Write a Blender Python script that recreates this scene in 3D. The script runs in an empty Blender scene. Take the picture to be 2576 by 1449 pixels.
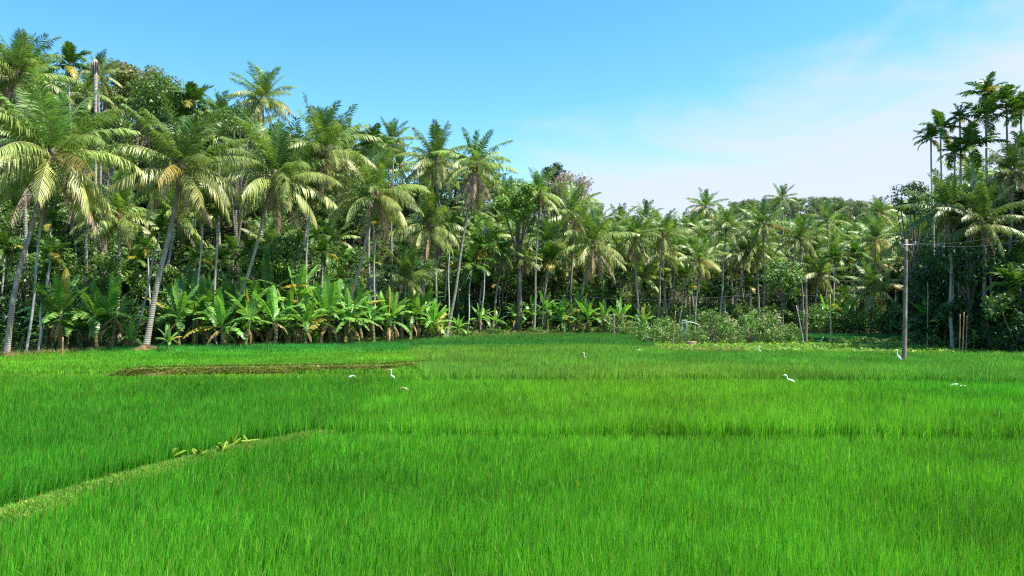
import bpy, math
import numpy as np
from mathutils import Vector

RG = np.random.default_rng(11)
D2R = math.radians
S = bpy.context.scene
COL = S.collection

# ------------------------------------------------------------------ camera numbers
CAM_Z = 3.3
FPX = 1874.0                       # focal length in units of a 2576 px wide picture
PITCH = math.atan(52.5 / FPX)


def ray(vx, vy):
    x = (vx - 1288.0) / FPX
    z = -(vy - 724.5) / FPX
    c, s = math.cos(PITCH), math.sin(PITCH)
    y2 = c - s * z
    z2 = s + c * z
    return np.array([x / y2, 1.0, z2 / y2])


def at(vx, vy, depth):
    r = ray(vx, vy)
    return np.array([0, 0, CAM_Z]) + r * depth


# ------------------------------------------------------------------ terrain
def sm(t):
    t = np.clip(t, 0, 1)
    return t * t * (3 - 2 * t)


E_U = [-1.6, -0.9, -0.687, -0.60, -0.5, -0.37, -0.27, -0.2, -0.08, 0.0, 0.17, 0.30, 0.52, 0.55, 0.58, 0.69, 0.9, 1.6]
E_D = [40, 47, 50, 54, 60, 61, 67, 74, 80, 88, 98, 104, 104, 80, 63, 54, 50, 45]
G_U = [-1.6, -0.69, -0.45, -0.26, -0.1, 0.0, 0.06, 0.11, 0.16, 0.22, 0.3, 0.4, 0.5, 0.56, 0.62, 0.75, 1.6]
G_H = [31, 30, 28, 25, 22, 20, 20, 16, 17, 20, 25, 27, 25, 16, 7, 5, 5]
W_U = [-1.6, 0.0, 0.1, 0.16, 0.5, 0.57, 1.6]
W_W = [44, 44, 50, 80, 85, 30, 25]


def edge(u):
    return np.interp(u, E_U, E_D)


def hills(x, y):
    x = np.asarray(x, float); y = np.asarray(y, float)
    yy = np.maximum(y, 1.0)
    u = np.clip(x / yy, -1.6, 1.6)
    d = y - edge(u)
    bank = 0.45 * sm((d + 3.0) / 2.5)
    h = bank + np.interp(u, G_U, G_H) * sm((d - 4) / np.interp(u, W_U, W_W))
    h = h + (np.sin(x * .31 + 1.1) * np.sin(y * .27) * 0.35) * sm((d) / 10)
    return np.where(y > 20, h, 0.0)


# ------------------------------------------------------------------ mesh building
class MB:
    def __init__(self):
        self.V, self.Q, self.T, self.C, self.n = [], [], [], [], 0

    def add(self, V, Q=None, T=None, col=(0.2, 0.2, 0.2)):
        V = np.asarray(V, float).reshape(-1, 3)
        c = np.asarray(col, float)
        if c.ndim == 1:
            c = np.repeat(c[None, :], len(V), 0)
        self.V.append(V); self.C.append(c)
        if Q is not None and len(Q):
            self.Q.append(np.asarray(Q, np.int64).reshape(-1, 4) + self.n)
        if T is not None and len(T):
            self.T.append(np.asarray(T, np.int64).reshape(-1, 3) + self.n)
        self.n += len(V)
        return self

    def mesh(self, name, mat, smooth=False):
        V = np.concatenate(self.V); C = np.concatenate(self.C)
        Q = np.concatenate(self.Q) if self.Q else np.zeros((0, 4), np.int64)
        T = np.concatenate(self.T) if self.T else np.zeros((0, 3), np.int64)
        m = bpy.data.meshes.new(name)
        m.vertices.add(len(V)); m.vertices.foreach_set('co', V.astype(np.float32).ravel())
        m.loops.add(Q.size + T.size)
        m.loops.foreach_set('vertex_index', np.concatenate([Q.ravel(), T.ravel()]).astype(np.int32))
        m.polygons.add(len(Q) + len(T))
        ls = np.concatenate([np.arange(len(Q)) * 4, Q.size + np.arange(len(T)) * 3]).astype(np.int32)
        m.polygons.foreach_set('loop_start', ls)
        if smooth:
            m.polygons.foreach_set('use_smooth', np.ones(len(Q) + len(T), bool))
        a = m.attributes.new('tint', 'FLOAT_COLOR', 'POINT')
        a.data.foreach_set('color', np.concatenate([C, np.ones((len(C), 1))], 1).astype(np.float32).ravel())
        m.update(calc_edges=True)
        m.materials.append(mat)
        return m


def link(name, data, parent=None, loc=(0, 0, 0), rot=(0, 0, 0), scale=(1, 1, 1)):
    o = bpy.data.objects.new(name, data)
    COL.objects.link(o)
    o.location = [float(v) for v in loc]
    o.rotation_euler = [float(v) for v in rot]
    o.scale = [float(v) for v in scale]
    if parent is not None:
        o.parent = parent
    return o


def thing(name, label, cat, loc, rz=0.0, sc=1.0, group=None, data=None):
    o = link(name, data, None, loc, (0, 0, rz), (sc, sc, sc))
    o['label'] = label
    o['category'] = cat
    if group:
        o['group'] = group
    return o


def tube(mb, P, rad, sides=8, col=(.3, .3, .3), cap=True):
    P = np.asarray(P, float); n = len(P)
    rad = np.broadcast_to(np.asarray(rad, float), (n,))
    T = np.gradient(P, axis=0)
    T /= np.linalg.norm(T, axis=1)[:, None] + 1e-9
    ref = np.array([0.0, 1, 0]) if abs(T[:, 1]).mean() < .8 else np.array([1.0, 0, 0])
    A = np.cross(T, ref); A /= np.linalg.norm(A, axis=1)[:, None] + 1e-9
    B = np.cross(T, A)
    th = np.linspace(0, 2 * np.pi, sides, endpoint=False)
    V = P[:, None, :] + rad[:, None, None] * (A[:, None, :] * np.cos(th)[None, :, None] + B[:, None, :] * np.sin(th)[None, :, None])
    V = V.reshape(-1, 3)
    i = np.arange(n - 1)[:, None] * sides; k = np.arange(sides)[None, :]; k2 = (k + 1) % sides
    Q = np.stack([i + k, i + k2, i + sides + k2, i + sides + k], -1).reshape(-1, 4)
    Tt = []
    if cap:
        V = np.concatenate([V, P[:1], P[-1:]])
        c0, c1 = n * sides, n * sides + 1
        for j in range(sides):
            j2 = (j + 1) % sides
            Tt.append((c0, j2, j)); Tt.append((c1, (n - 1) * sides + j, (n - 1) * sides + j2))
    col = np.asarray(col, float)
    if col.ndim == 2:
        col = np.repeat(col, sides, 0)
        if cap:
            col = np.concatenate([col, col[:1], col[-1:]])
    mb.add(V, Q, Tt, col)
    return mb


def box(mb, c, s, col=(.3, .3, .3), rz=0.0, taper=1.0):
    x, y, z = np.array(s) / 2.0
    V = np.array([[-x, -y, -z], [x, -y, -z], [x, y, -z], [-x, y, -z], [-x * taper, -y * taper, z], [x * taper, -y * taper, z], [x * taper, y * taper, z], [-x * taper, y * taper, z]])
    ca, sa = math.cos(rz), math.sin(rz)
    V = np.stack([V[:, 0] * ca - V[:, 1] * sa, V[:, 0] * sa + V[:, 1] * ca, V[:, 2]], 1) + np.array(c)
    mb.add(V, [(0, 3, 2, 1), (4, 5, 6, 7), (0, 1, 5, 4), (1, 2, 6, 5), (2, 3, 7, 6), (3, 0, 4, 7)], None, col)
    return mb


# ------------------------------------------------------------------ materials
def new_mat(name):
    m = bpy.data.materials.new(name); m.use_nodes = True
    nt = m.node_tree; nt.nodes.clear()
    return m, nt, nt.nodes, nt.links


def leaf_mat(name, rough=.5, spec=.4, trans=.35, tcol=(1.0, 1.15, .5), noise_scale=3.0, noise_amt=.25):
    m, nt, N, L = new_mat(name)
    out = N.new('ShaderNodeOutputMaterial')
    at_ = N.new('ShaderNodeAttribute'); at_.attribute_name = 'tint'
    geo = N.new('ShaderNodeNewGeometry')
    no = N.new('ShaderNodeTexNoise'); no.inputs['Scale'].default_value = noise_scale; no.inputs['Detail'].default_value = 3
    L.new(geo.outputs['Position'], no.inputs['Vector'])
    mr = N.new('ShaderNodeMapRange'); mr.inputs['From Min'].default_value = .3; mr.inputs['From Max'].default_value = .7
    mr.inputs['To Min'].default_value = 1 - noise_amt; mr.inputs['To Max'].default_value = 1 + noise_amt
    L.new(no.outputs['Fac'], mr.inputs['Value'])
    oi = N.new('ShaderNodeObjectInfo')
    mr2 = N.new('ShaderNodeMapRange'); mr2.inputs['To Min'].default_value = .85; mr2.inputs['To Max'].default_value = 1.15
    L.new(oi.outputs['Random'], mr2.inputs['Value'])
    mu = N.new('ShaderNodeMath'); mu.operation = 'MULTIPLY'
    L.new(mr.outputs['Result'], mu.inputs[0]); L.new(mr2.outputs['Result'], mu.inputs[1])
    mx = N.new('ShaderNodeVectorMath'); mx.operation = 'SCALE'
    L.new(at_.outputs['Color'], mx.inputs[0]); L.new(mu.outputs[0], mx.inputs['Scale'])
    pb = N.new('ShaderNodeBsdfPrincipled')
    pb.inputs['Roughness'].default_value = rough
    pb.inputs['Specular IOR Level'].default_value = spec
    L.new(mx.outputs[0], pb.inputs['Base Color'])
    tr = N.new('ShaderNodeBsdfTranslucent')
    tm = N.new('ShaderNodeVectorMath'); tm.operation = 'MULTIPLY'
    L.new(mx.outputs[0], tm.inputs[0]); tm.inputs[1].default_value = tcol
    L.new(tm.outputs[0], tr.inputs['Color'])
    mix = N.new('ShaderNodeMixShader'); mix.inputs['Fac'].default_value = trans
    L.new(pb.outputs[0], mix.inputs[1]); L.new(tr.outputs[0], mix.inputs[2])
    L.new(mix.outputs[0], out.inputs['Surface'])
    return m


def bark_mat(name, ring=9.0, ring_amt=.45, rough=.85, noise_scale=4.0, patch=(.5, .5, .46), patch_amt=.35):
    m, nt, N, L = new_mat(name)
    out = N.new('ShaderNodeOutputMaterial')
    at_ = N.new('ShaderNodeAttribute'); at_.attribute_name = 'tint'
    tc = N.new('ShaderNodeTexCoord')
    wv = N.new('ShaderNodeTexWave'); wv.bands_direction = 'Z'; wv.inputs['Scale'].default_value = ring
    wv.inputs['Distortion'].default_value = 1.5; wv.inputs['Detail'].default_value = 2
    L.new(tc.outputs['Object'], wv.inputs['Vector'])
    no = N.new('ShaderNodeTexNoise'); no.inputs['Scale'].default_value = noise_scale; no.inputs['Detail'].default_value = 5
    L.new(tc.outputs['Object'], no.inputs['Vector'])
    m1 = N.new('ShaderNodeMapRange'); m1.inputs['To Min'].default_value = 1 - ring_amt; m1.inputs['To Max'].default_value = 1.12
    L.new(wv.outputs['Fac'], m1.inputs['Value'])
    sc = N.new('ShaderNodeVectorMath'); sc.operation = 'SCALE'
    L.new(at_.outputs['Color'], sc.inputs[0]); L.new(m1.outputs['Result'], sc.inputs['Scale'])
    mx = N.new('ShaderNodeMix'); mx.data_type = 'RGBA'
    m2 = N.new('ShaderNodeMapRange'); m2.inputs['From Min'].default_value = .48; m2.inputs['From Max'].default_value = .68; m2.inputs['To Max'].default_value = patch_amt
    L.new(no.outputs['Fac'], m2.inputs['Value']); L.new(m2.outputs['Result'], mx.inputs['Factor'])
    L.new(sc.outputs[0], mx.inputs['A']); mx.inputs['B'].default_value = (*patch, 1)
    pb = N.new('ShaderNodeBsdfPrincipled'); pb.inputs['Roughness'].default_value = rough
    pb.inputs['Specular IOR Level'].default_value = .2
    L.new(mx.outputs['Result'], pb.inputs['Base Color'])
    bp = N.new('ShaderNodeBump'); bp.inputs['Strength'].default_value = .5; bp.inputs['Distance'].default_value = .03
    L.new(wv.outputs['Fac'], bp.inputs['Height']); L.new(bp.outputs[0], pb.inputs['Normal'])
    L.new(pb.outputs[0], out.inputs['Surface'])
    return m


def soil_mat(name, c1, c2, scale=1.5, rough=.95, bump=.08):
    m, nt, N, L = new_mat(name)
    out = N.new('ShaderNodeOutputMaterial')
    geo = N.new('ShaderNodeNewGeometry')
    no = N.new('ShaderNodeTexNoise'); no.inputs['Scale'].default_value = scale; no.inputs['Detail'].default_value = 8; no.inputs['Roughness'].default_value = .65
    L.new(geo.outputs['Position'], no.inputs['Vector'])
    rp = N.new('ShaderNodeValToRGB')
    rp.color_ramp.elements[0].position = .35; rp.color_ramp.elements[0].color = (*c1, 1)
    rp.color_ramp.elements[1].position = .65; rp.color_ramp.elements[1].color = (*c2, 1)
    L.new(no.outputs['Fac'], rp.inputs['Fac'])
    n2 = N.new('ShaderNodeTexNoise'); n2.inputs['Scale'].default_value = scale * 9; n2.inputs['Detail'].default_value = 6
    L.new(geo.outputs['Position'], n2.inputs['Vector'])
    bp = N.new('ShaderNodeBump'); bp.inputs['Strength'].default_value = .8; bp.inputs['Distance'].default_value = bump
    L.new(n2.outputs['Fac'], bp.inputs['Height'])
    pb = N.new('ShaderNodeBsdfPrincipled'); pb.inputs['Roughness'].default_value = rough
    pb.inputs['Specular IOR Level'].default_value = .15
    L.new(rp.outputs['Color'], pb.inputs['Base Color']); L.new(bp.outputs[0], pb.inputs['Normal'])
    L.new(pb.outputs[0], out.inputs['Surface'])
    return m


def plain_mat(name, rough=.6, scale=8.0, amt=.25, metal=0.0, spec=.3):
    m, nt, N, L = new_mat(name)
    out = N.new('ShaderNodeOutputMaterial')
    at_ = N.new('ShaderNodeAttribute'); at_.attribute_name = 'tint'
    tc = N.new('ShaderNodeTexCoord')
    no = N.new('ShaderNodeTexNoise'); no.inputs['Scale'].default_value = scale; no.inputs['Detail'].default_value = 6
    L.new(tc.outputs['Object'], no.inputs['Vector'])
    mr = N.new('ShaderNodeMapRange'); mr.inputs['From Min'].default_value = .3; mr.inputs['From Max'].default_value = .7
    mr.inputs['To Min'].default_value = 1 - amt; mr.inputs['To Max'].default_value = 1 + amt * .6
    L.new(no.outputs['Fac'], mr.inputs['Value'])
    sc = N.new('ShaderNodeVectorMath'); sc.operation = 'SCALE'
    L.new(at_.outputs['Color'], sc.inputs[0]); L.new(mr.outputs['Result'], sc.inputs['Scale'])
    pb = N.new('ShaderNodeBsdfPrincipled'); pb.inputs['Roughness'].default_value = rough
    pb.inputs['Metallic'].default_value = metal; pb.inputs['Specular IOR Level'].default_value = spec
    L.new(sc.outputs[0], pb.inputs['Base Color'])
    bp = N.new('ShaderNodeBump'); bp.inputs['Strength'].default_value = .3; bp.inputs['Distance'].default_value = .01
    L.new(no.outputs['Fac'], bp.inputs['Height']); L.new(bp.outputs[0], pb.inputs['Normal'])
    L.new(pb.outputs[0], out.inputs['Surface'])
    return m


M_FROND = leaf_mat('palm_frond', rough=.42, spec=.5, trans=.30, tcol=(1.1, 1.15, .5), noise_scale=1.2, noise_amt=.22)
M_DRY = leaf_mat('dry_frond', rough=.8, spec=.15, trans=.2, tcol=(1, .9, .7), noise_scale=2.0, noise_amt=.3)
M_BANANA = leaf_mat('banana_leaf', rough=.38, spec=.5, trans=.38, tcol=(1.1, 1.2, .4), noise_scale=1.5, noise_amt=.2)
M_LEAF = leaf_mat('tree_leaf', rough=.45, spec=.45, trans=.30, noise_scale=.9, noise_amt=.3)
M_RICE = leaf_mat('rice_blade', rough=.5, spec=.25, trans=.45, tcol=(1.0, 1.1, .5), noise_scale=.35, noise_amt=.18)
M_WEED = leaf_mat('weed_leaf', rough=.5, spec=.3, trans=.4, noise_scale=.8, noise_amt=.25)
M_TRUNK = bark_mat('coconut_trunk', ring=2.4, ring_amt=.26, noise_scale=2.2, patch=(.46, .45, .40), patch_amt=.6)
M_ARECA = bark_mat('areca_trunk', ring=5.0, ring_amt=.45, patch=(.62, .64, .6), patch_amt=.5)
M_BARK = bark_mat('tree_bark', ring=1.5, ring_amt=.25, patch=(.36, .34, .3), patch_amt=.4)
M_STEM = bark_mat('banana_stem', ring=1.2, ring_amt=.3, rough=.6, patch=(.2, .15, .08), patch_amt=.6)
M_CONC = plain_mat('weathered_concrete', rough=.9, scale=2.6, amt=.55)
M_IRON = plain_mat('galvanised_iron', rough=.5, scale=9, amt=.25, metal=.6)
M_WOOD = plain_mat('bamboo', rough=.7, scale=6, amt=.35)
M_FEATHER = plain_mat('feathers', rough=.7, scale=20, amt=.08)
M_NUT = plain_mat('coconut_husk', rough=.55, scale=6, amt=.3)
M_PLASTIC = plain_mat('plastic', rough=.45, scale=5, amt=.15)
M_SOIL = soil_mat('paddy_mud', (.035, .045, .016), (.085, .085, .035), 1.2)
M_FLOOR = soil_mat('forest_floor', (.02, .026, .012), (.07, .06, .03), .5)
M_BUND = soil_mat('bund_earth', (.07, .075, .025), (.16, .11, .045), 3.2)
M_MOUND = soil_mat('dug_earth', (.11, .085, .045), (.30, .20, .11), 2.4, .95, .2)

# ------------------------------------------------------------------ palms
def lerp(a, b, t):
    return np.asarray(a, float) + (np.asarray(b, float) - np.asarray(a, float)) * t


def add_frond(mb, o, L, e0, bend, az, nl, lw, ll, droop, lift, cb, ct, rng, curl=0.0, s0=.14, rcol=(.30, .32, .10), rr=.05, tipfrac=.85, power=1.25):
    K = 14
    s = np.linspace(0, 1, K)
    e = e0 - bend * s ** power
    azs = az + curl * s ** 2
    tan = np.stack([np.cos(e) * np.cos(azs), np.cos(e) * np.sin(azs), np.sin(e)], 1)
    P = np.zeros((K, 3)); P[1:] = np.cumsum((tan[1:] + tan[:-1]) / 2, 0) * (L / (K - 1)); P += o
    tube(mb, P, rr * (1 - .85 * s) * (L / 5.5), 4, np.repeat(np.array(rcol)[None], K, 0), cap=False)
    si = np.linspace(s0, .985, nl)
    for sg in (-1, 1):
        sj = np.clip(si + rng.normal(0, .3 / nl, nl), s0, .995)
        f = sj * (K - 1); i0 = np.minimum(f.astype(int), K - 2); fr = (f - i0)[:, None]
        p = P[i0] * (1 - fr) + P[i0 + 1] * fr
        t = tan[i0] * (1 - fr) + tan[i0 + 1] * fr; t /= np.linalg.norm(t, axis=1)[:, None]
        a = azs[i0]
        side = np.stack([-np.sin(a), np.cos(a), 0 * a], 1) * sg
        nrm = np.cross(t, side) * sg; nrm /= np.linalg.norm(nrm, axis=1)[:, None] + 1e-9
        nrm *= np.sign(nrm[:, 2:3] + 1e-6)
        gsp = np.interp(sj, np.linspace(0, 1, 10), rng.normal(0, .16, 10))
        gln = np.interp(sj, np.linspace(0, 1, 8), rng.uniform(.78, 1.12, 8))
        prof = gln * np.interp(sj, [0, .12, .4, .75, .92, 1], [.45, .8, 1.0, .85, .55, .35]) * ll * rng.uniform(.85, 1.1, nl)
        fwd = np.interp(sj, [0, .3, .8, 1], [.55, .65, 1.0, 1.7])[:, None]
        d = side + t * fwd + nrm * (lift + gsp + rng.normal(0, .13, nl))[:, None]
        d /= np.linalg.norm(d, axis=1)[:, None]
        dr = (droop * rng.uniform(.7, 1.3, nl))[:, None]
        m1 = p + d * prof[:, None] * .5
        m1[:, 2] -= dr[:, 0] * prof * .10
        d2 = d.copy(); d2[:, 2] -= dr[:, 0]; d2 /= np.linalg.norm(d2, axis=1)[:, None]
        end = m1 + d2 * prof[:, None] * .55
        w = t * lw / 2
        V = np.stack([p - w * .55, p + w * .55, m1 - w, m1 + w, end], 1).reshape(-1, 3)
        b = np.arange(nl)[:, None] * 5
        Q = b + np.array([0, 1, 3, 2]); T = b + np.array([2, 3, 4])
        jit = rng.uniform(.8, 1.2, (nl, 1))
        c0 = np.asarray(cb) * jit
        ctip = lerp(cb, ct, np.clip((sj[:, None] - (1 - tipfrac)) / tipfrac, 0, 1) ** 1.5) * jit
        C = np.stack([c0, c0, (c0 + ctip) / 2, (c0 + ctip) / 2, ctip], 1).reshape(-1, 3)
        if nl > 30:
            g = rng.random(nl) > .06
            if rng.random() < .35:
                q = rng.uniform(.2, .9); g &= np.abs(sj - q) > rng.uniform(.02, .06)
            V = V.reshape(nl, 5, 3)[g].reshape(-1, 3); C = C.reshape(nl, 5, 3)[g].reshape(-1, 3)
            b = np.arange(g.sum())[:, None] * 5; Q = b + np.array([0, 1, 3, 2]); T = b + np.array([2, 3, 4])
        mb.add(V, Q, T, C)


def coconut_crown(rng, nf=25, nl=58, lw=.075, L0=5.4, warm=1.0, shade=1.0):
    mb = MB()
    ga = rng.uniform(0, 6.28)
    for i in range(nf):
        a = i / (nf - 1)
        az = ga + i * 2.39996 + rng.normal(0, .18)
        e0 = D2R(lerp(86, -24, a ** 1.05) + rng.normal(0, 7))
        bend = D2R(np.interp(a, [0, .25, .6, 1], [10, 34, 66, 50]) + rng.normal(0, 12))
        L = L0 * np.interp(a, [0, .15, .5, 1], [.80, 1.05, 1.12, .95]) * rng.uniform(.92, 1.06)
        droop = np.interp(a, [0, .25, .6, 1], [.25, .8, 1.9, 2.4])
        lift = np.interp(a, [0, .3, .6, 1], [.30, .12, -.15, -.35])
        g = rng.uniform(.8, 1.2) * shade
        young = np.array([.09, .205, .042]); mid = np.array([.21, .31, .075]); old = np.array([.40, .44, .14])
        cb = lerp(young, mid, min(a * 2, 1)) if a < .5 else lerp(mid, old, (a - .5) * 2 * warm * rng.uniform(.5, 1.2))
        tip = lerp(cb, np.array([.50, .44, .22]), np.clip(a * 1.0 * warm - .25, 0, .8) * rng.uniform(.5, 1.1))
        if rng.random() < .08 * warm and a > .6:
            cb = np.array([.36, .30, .07]); tip = np.array([.42, .30, .13])
        add_frond(mb, np.array([0, 0, rng.uniform(-.25, .15)]), L, e0, bend, az, nl, lw, 1.34 * L0 / 5.4, droop, lift, cb * g, tip * g, rng,
                  curl=rng.normal(0, .35), rcol=lerp([.24, .27, .07], [.42, .36, .14], a))
    # fibrous sheath in the heart of the crown
    tube(mb, [[0, 0, -.8], [0, 0, -.3], [0, 0, .3], [0, 0, .7]], [.2, .34, .30, .08], 7, np.repeat([[.16, .11, .06]], 4, 0))
    return mb


def dry_frond_mesh(rng, L=4.4):
    mb = MB()
    g = rng.uniform(.8, 1.15)
    c = lerp([.30, .21, .14], [.40, .30, .22], rng.random()) * g
    add_frond(mb, np.zeros(3), L * rng.uniform(.85, 1.1), D2R(rng.uniform(-48, -18)), D2R(rng.uniform(30, 62)), 0, 42, .07, .85, 2.4, -.5, c, c * np.array([1.1, 1.05, 1.0]), rng,
              curl=rng.normal(0, .3), rcol=(.36, .27, .16), power=.6)
    return mb.mesh('dry_frond', M_DRY)


def nut_mesh(rng):
    mb = MB()
    colr = [(.38, .25, .04), (.30, .28, .05), (.20, .24, .05)][rng.integers(3)]
    for _ in range(9):
        c = rng.normal(0, 1, 3) * np.array([.14, .14, .13])
        th = np.linspace(0, np.pi, 6)
        P = np.stack([0 * th, 0 * th, -np.cos(th) * .16], 1) + c
        tube(mb, P, np.maximum(np.sin(th) * .125, .004), 7, np.repeat([colr], 6, 0) * rng.uniform(.8, 1.2), cap=False)
    tube(mb, [[0, 0, .1], [0, .05, .35], [-.35, 0, .5]], [.03, .03, .025], 5, np.repeat([[.35, .27, .08]], 3, 0))
    return mb.mesh('coconut_bunch', M_NUT, True)


def trunk_path(b, t, sag, n=22, wob=0.0, rng=None):
    b = np.asarray(b, float); t = np.asarray(t, float)
    mid = (b + t) / 2 + np.asarray(sag, float)
    s = np.linspace(0, 1, n)[:, None]
    P = (1 - s) ** 2 * b + 2 * s * (1 - s) * mid + s * s * t
    if rng is not None and wob:
        P[:, 0] += np.sin(s[:, 0] * 7 + rng.uniform(0, 6)) * wob * np.sin(s[:, 0] * np.pi)
    return P


def coconut_trunk(P, r0=.19, col=(.20, .17, .13)):
    mb = MB()
    n = len(P); s = np.linspace(0, 1, n)
    r = r0 * np.interp(s, [0, .05, .15, 1], [1.75, 1.3, 1.05, .72])
    tube(mb, P, r, 9, np.repeat(np.array(col)[None], n, 0) * np.interp(s, [0, .5, 1], [1.1, 1, .8])[:, None])
    return mb.mesh('trunk', M_TRUNK, True)


def areca_crown(rng, nf=12, L0=2.2, green=1.0, yellow=.2):
    mb = MB(); ga = rng.uniform(0, 6)
    for i in range(nf):
        a = i / (nf - 1)
        az = ga + i * 2.39996 + rng.normal(0, .2)
        e0 = D2R(lerp(84, -12, a) + rng.normal(0, 8))
        bend = D2R(np.interp(a, [0, .4, 1], [12, 60, 66]) + rng.normal(0, 8))
        cb = lerp([.05, .155, .02], [.09, .19, .025], rng.random()) * green
        if rng.random() < yellow and a > .5:
            cb = np.array([.36, .32, .04])
        add_frond(mb, np.zeros(3), L0 * rng.uniform(.88, 1.1) * np.interp(a, [0, .2, 1], [.75, 1, 1]), e0, bend, az, 26, .14, .72 * L0 / 2.1, np.interp(a, [0, 1], [.2, 1.1]), .22, cb, lerp(cb, [.25, .25, .05], .3), rng,
                  curl=rng.normal(0, .25), rcol=(.22, .27, .06), rr=.09)
    tube(mb, [[0, 0, -.95], [0, 0, -.5], [0, 0, 0], [0, 0, .25]], [.085, .11, .09, .03], 7, np.repeat([[.13, .24, .06]], 4, 0))
    return mb


def areca_trunk(P, r0=.075, col=(.40, .42, .37)):
    mb = MB(); n = len(P); s = np.linspace(0, 1, n)
    tube(mb, P, r0 * np.interp(s, [0, .06, 1], [1.5, 1.1, .85]), 7, np.repeat(np.array(col)[None], n, 0) * np.interp(s, [0, .3, .85, 1], [.8, 1, 1, .6])[:, None])
    return mb.mesh('trunk', M_ARECA, True)


# ------------------------------------------------------------------ banana
def banana_leaf(mb, o, L, w, e0, bend, az, col, rng, torn=.5, curl=0.0, fold=.25):
    K = 13
    s = np.linspace(0, 1, K)
    e = e0 - bend * s ** 1.4
    azs = az + curl * s ** 1.5
    tan = np.stack([np.cos(e) * np.cos(azs), np.cos(e) * np.sin(azs), np.sin(e)], 1)
    P = np.zeros((K, 3)); P[1:] = np.cumsum((tan[1:] + tan[:-1]) / 2, 0) * (L / (K - 1)); P += o
    side = np.stack([-np.sin(azs), np.cos(azs), 0 * azs], 1)
    nrm = np.cross(tan, side)
    tube(mb, P, .035 * (1 - .8 * s), 4, np.repeat([np.array(col) * np.array([1.7, 1.35, 1.7])], K, 0), cap=False)
    wp = w * np.interp(s, [0, .12, .2, .35, .7, .9, 1], [.0, .05, .62, 1, .95, .6, .12])
    for sg in (-1, 1):
        for j in range(1, K - 1):
            if wp[j] < .03 and wp[j + 1] < .05:
                continue
            dz = rng.uniform(-.35, .12) * torn
            gap = rng.uniform(0, .42) * torn
            a, b = P[j], P[j + 1]
            sd = side[j] * sg
            f = -fold + dz
            ea = a + (sd + nrm[j] * f) * wp[j] / 1 + tan[j] * wp[j] * .25 + (b - a) * gap
            sd2 = side[j + 1] * sg
            eb = b + (sd2 + nrm[j + 1] * f) * wp[j + 1] + tan[j + 1] * wp[j + 1] * .25 - (b - a) * gap * .5
            c = np.array(col) * rng.uniform(.85, 1.15)
            edge_c = lerp(c, [.30, .28, .08], .35 * torn * rng.random())
            mb.add([a, b, eb, ea], [(0, 1, 2, 3)], None, np.array([c, c, edge_c, edge_c]))


def banana_crown(rng, n=9, L0=2.3, h=2.0, bright=1.0):
    mb = MB(); ga = rng.uniform(0, 6)
    for i in range(n):
        a = i / (n - 1)
        az = ga + i * 2.39996 + rng.normal(0, .3)
        e0 = D2R(lerp(88, 8, a) + rng.normal(0, 9))
        bend = D2R(np.interp(a, [0, .3, 1], [8, 42, 92]) + rng.normal(0, 16))
        col = lerp([.08, .25, .04], [.19, .40, .07], rng.random()) * bright
        if rng.random() < .06:
            col = np.array([.38, .34, .05])
        banana_leaf(mb, np.array([0, 0, h + rng.uniform(-.1, .1)]), L0 * rng.uniform(.85, 1.1), .27 * L0 / 2.3 * rng.uniform(.85, 1.1), e0, bend, az, col, rng, torn=rng.uniform(.4, 1.5) * (.5 + a), curl=rng.normal(0, .4))
    return mb.mesh('crown', M_BANANA)


def banana_stem(rng, h=2.0):
    mb = MB()
    n = 9; s = np.linspace(0, 1, n)
    P = np.stack([np.sin(s * 2) * rng.normal(0, .08), np.sin(s * 2) * rng.normal(0, .08), s * (h + .15)], 1)
    c = np.array([lerp([.16, .12, .06], [.15, .21, .06], t) for t in s])
    tube(mb, P, .15 * np.interp(s, [0, .1, 1], [1.15, 1, .55]), 8, c)
    return mb.mesh('stem', M_STEM, True)


def banana_dry(rng, h=2.0):
    mb = MB()
    for i in range(rng.integers(2, 6)):
        banana_leaf(mb, np.array([0, 0, h * rng.uniform(.75, 1.0)]), rng.uniform(.9, 1.6), .12, D2R(rng.uniform(-50, -5)), D2R(rng.uniform(60, 85)), rng.uniform(0, 6.28), lerp([.20, .14, .06], [.36, .27, .12], rng.random()), rng, torn=1.4, curl=rng.normal(0, .3), fold=.7)
    return mb.mesh('dry_leaf', M_DRY)


# ------------------------------------------------------------------ broadleaf trees
def leaf_cloud(mb, centres, radii, n, size, cols, rng, flat=.75, up=.5):
    """n leaves spread through clump volumes; each leaf a bent diamond"""
    centres = np.asarray(centres, float); radii = np.asarray(radii, float)
    w = radii ** 2; k = rng.choice(len(centres), n, p=w / w.sum())
    d = rng.normal(0, 1, (n, 3)); d /= np.linalg.norm(d, axis=1)[:, None]
    rr = rng.random(n) ** .45
    off = d * (rr * radii[k])[:, None]; off[:, 2] *= flat
    p = centres[k] + off
    nrm = d * .6 + rng.normal(0, .55, (n, 3)); nrm[:, 2] += up; nrm /= np.linalg.norm(nrm, axis=1)[:, None]
    t = np.cross(nrm, rng.normal(0, 1, (n, 3))); t /= np.linalg.norm(t, axis=1)[:, None] + 1e-9
    t[:, 2] -= .35; t /= np.linalg.norm(t, axis=1)[:, None]
    b = np.cross(nrm, t)
    L = (size * rng.uniform(.65, 1.35, n))[:, None]
    V = np.stack([p - t * L * .5, p + b * L * .26 - nrm * L * .05, p + t * L * .5 - nrm * L * .12, p - b * L * .26 - nrm * L * .05], 1).reshape(-1, 3)
    Q = np.arange(n)[:, None] * 4 + np.array([0, 1, 2, 3])
    cols = np.asarray(cols, float)
    cc = cols[rng.integers(0, len(cols), len(centres))][k] * rng.uniform(.75, 1.25, (n, 1))
    alt = cols[rng.integers(0, len(cols), n)]
    cc = cc * .65 + alt * .35
    mb.add(V, Q, None, np.repeat(cc, 4, 0))


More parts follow.
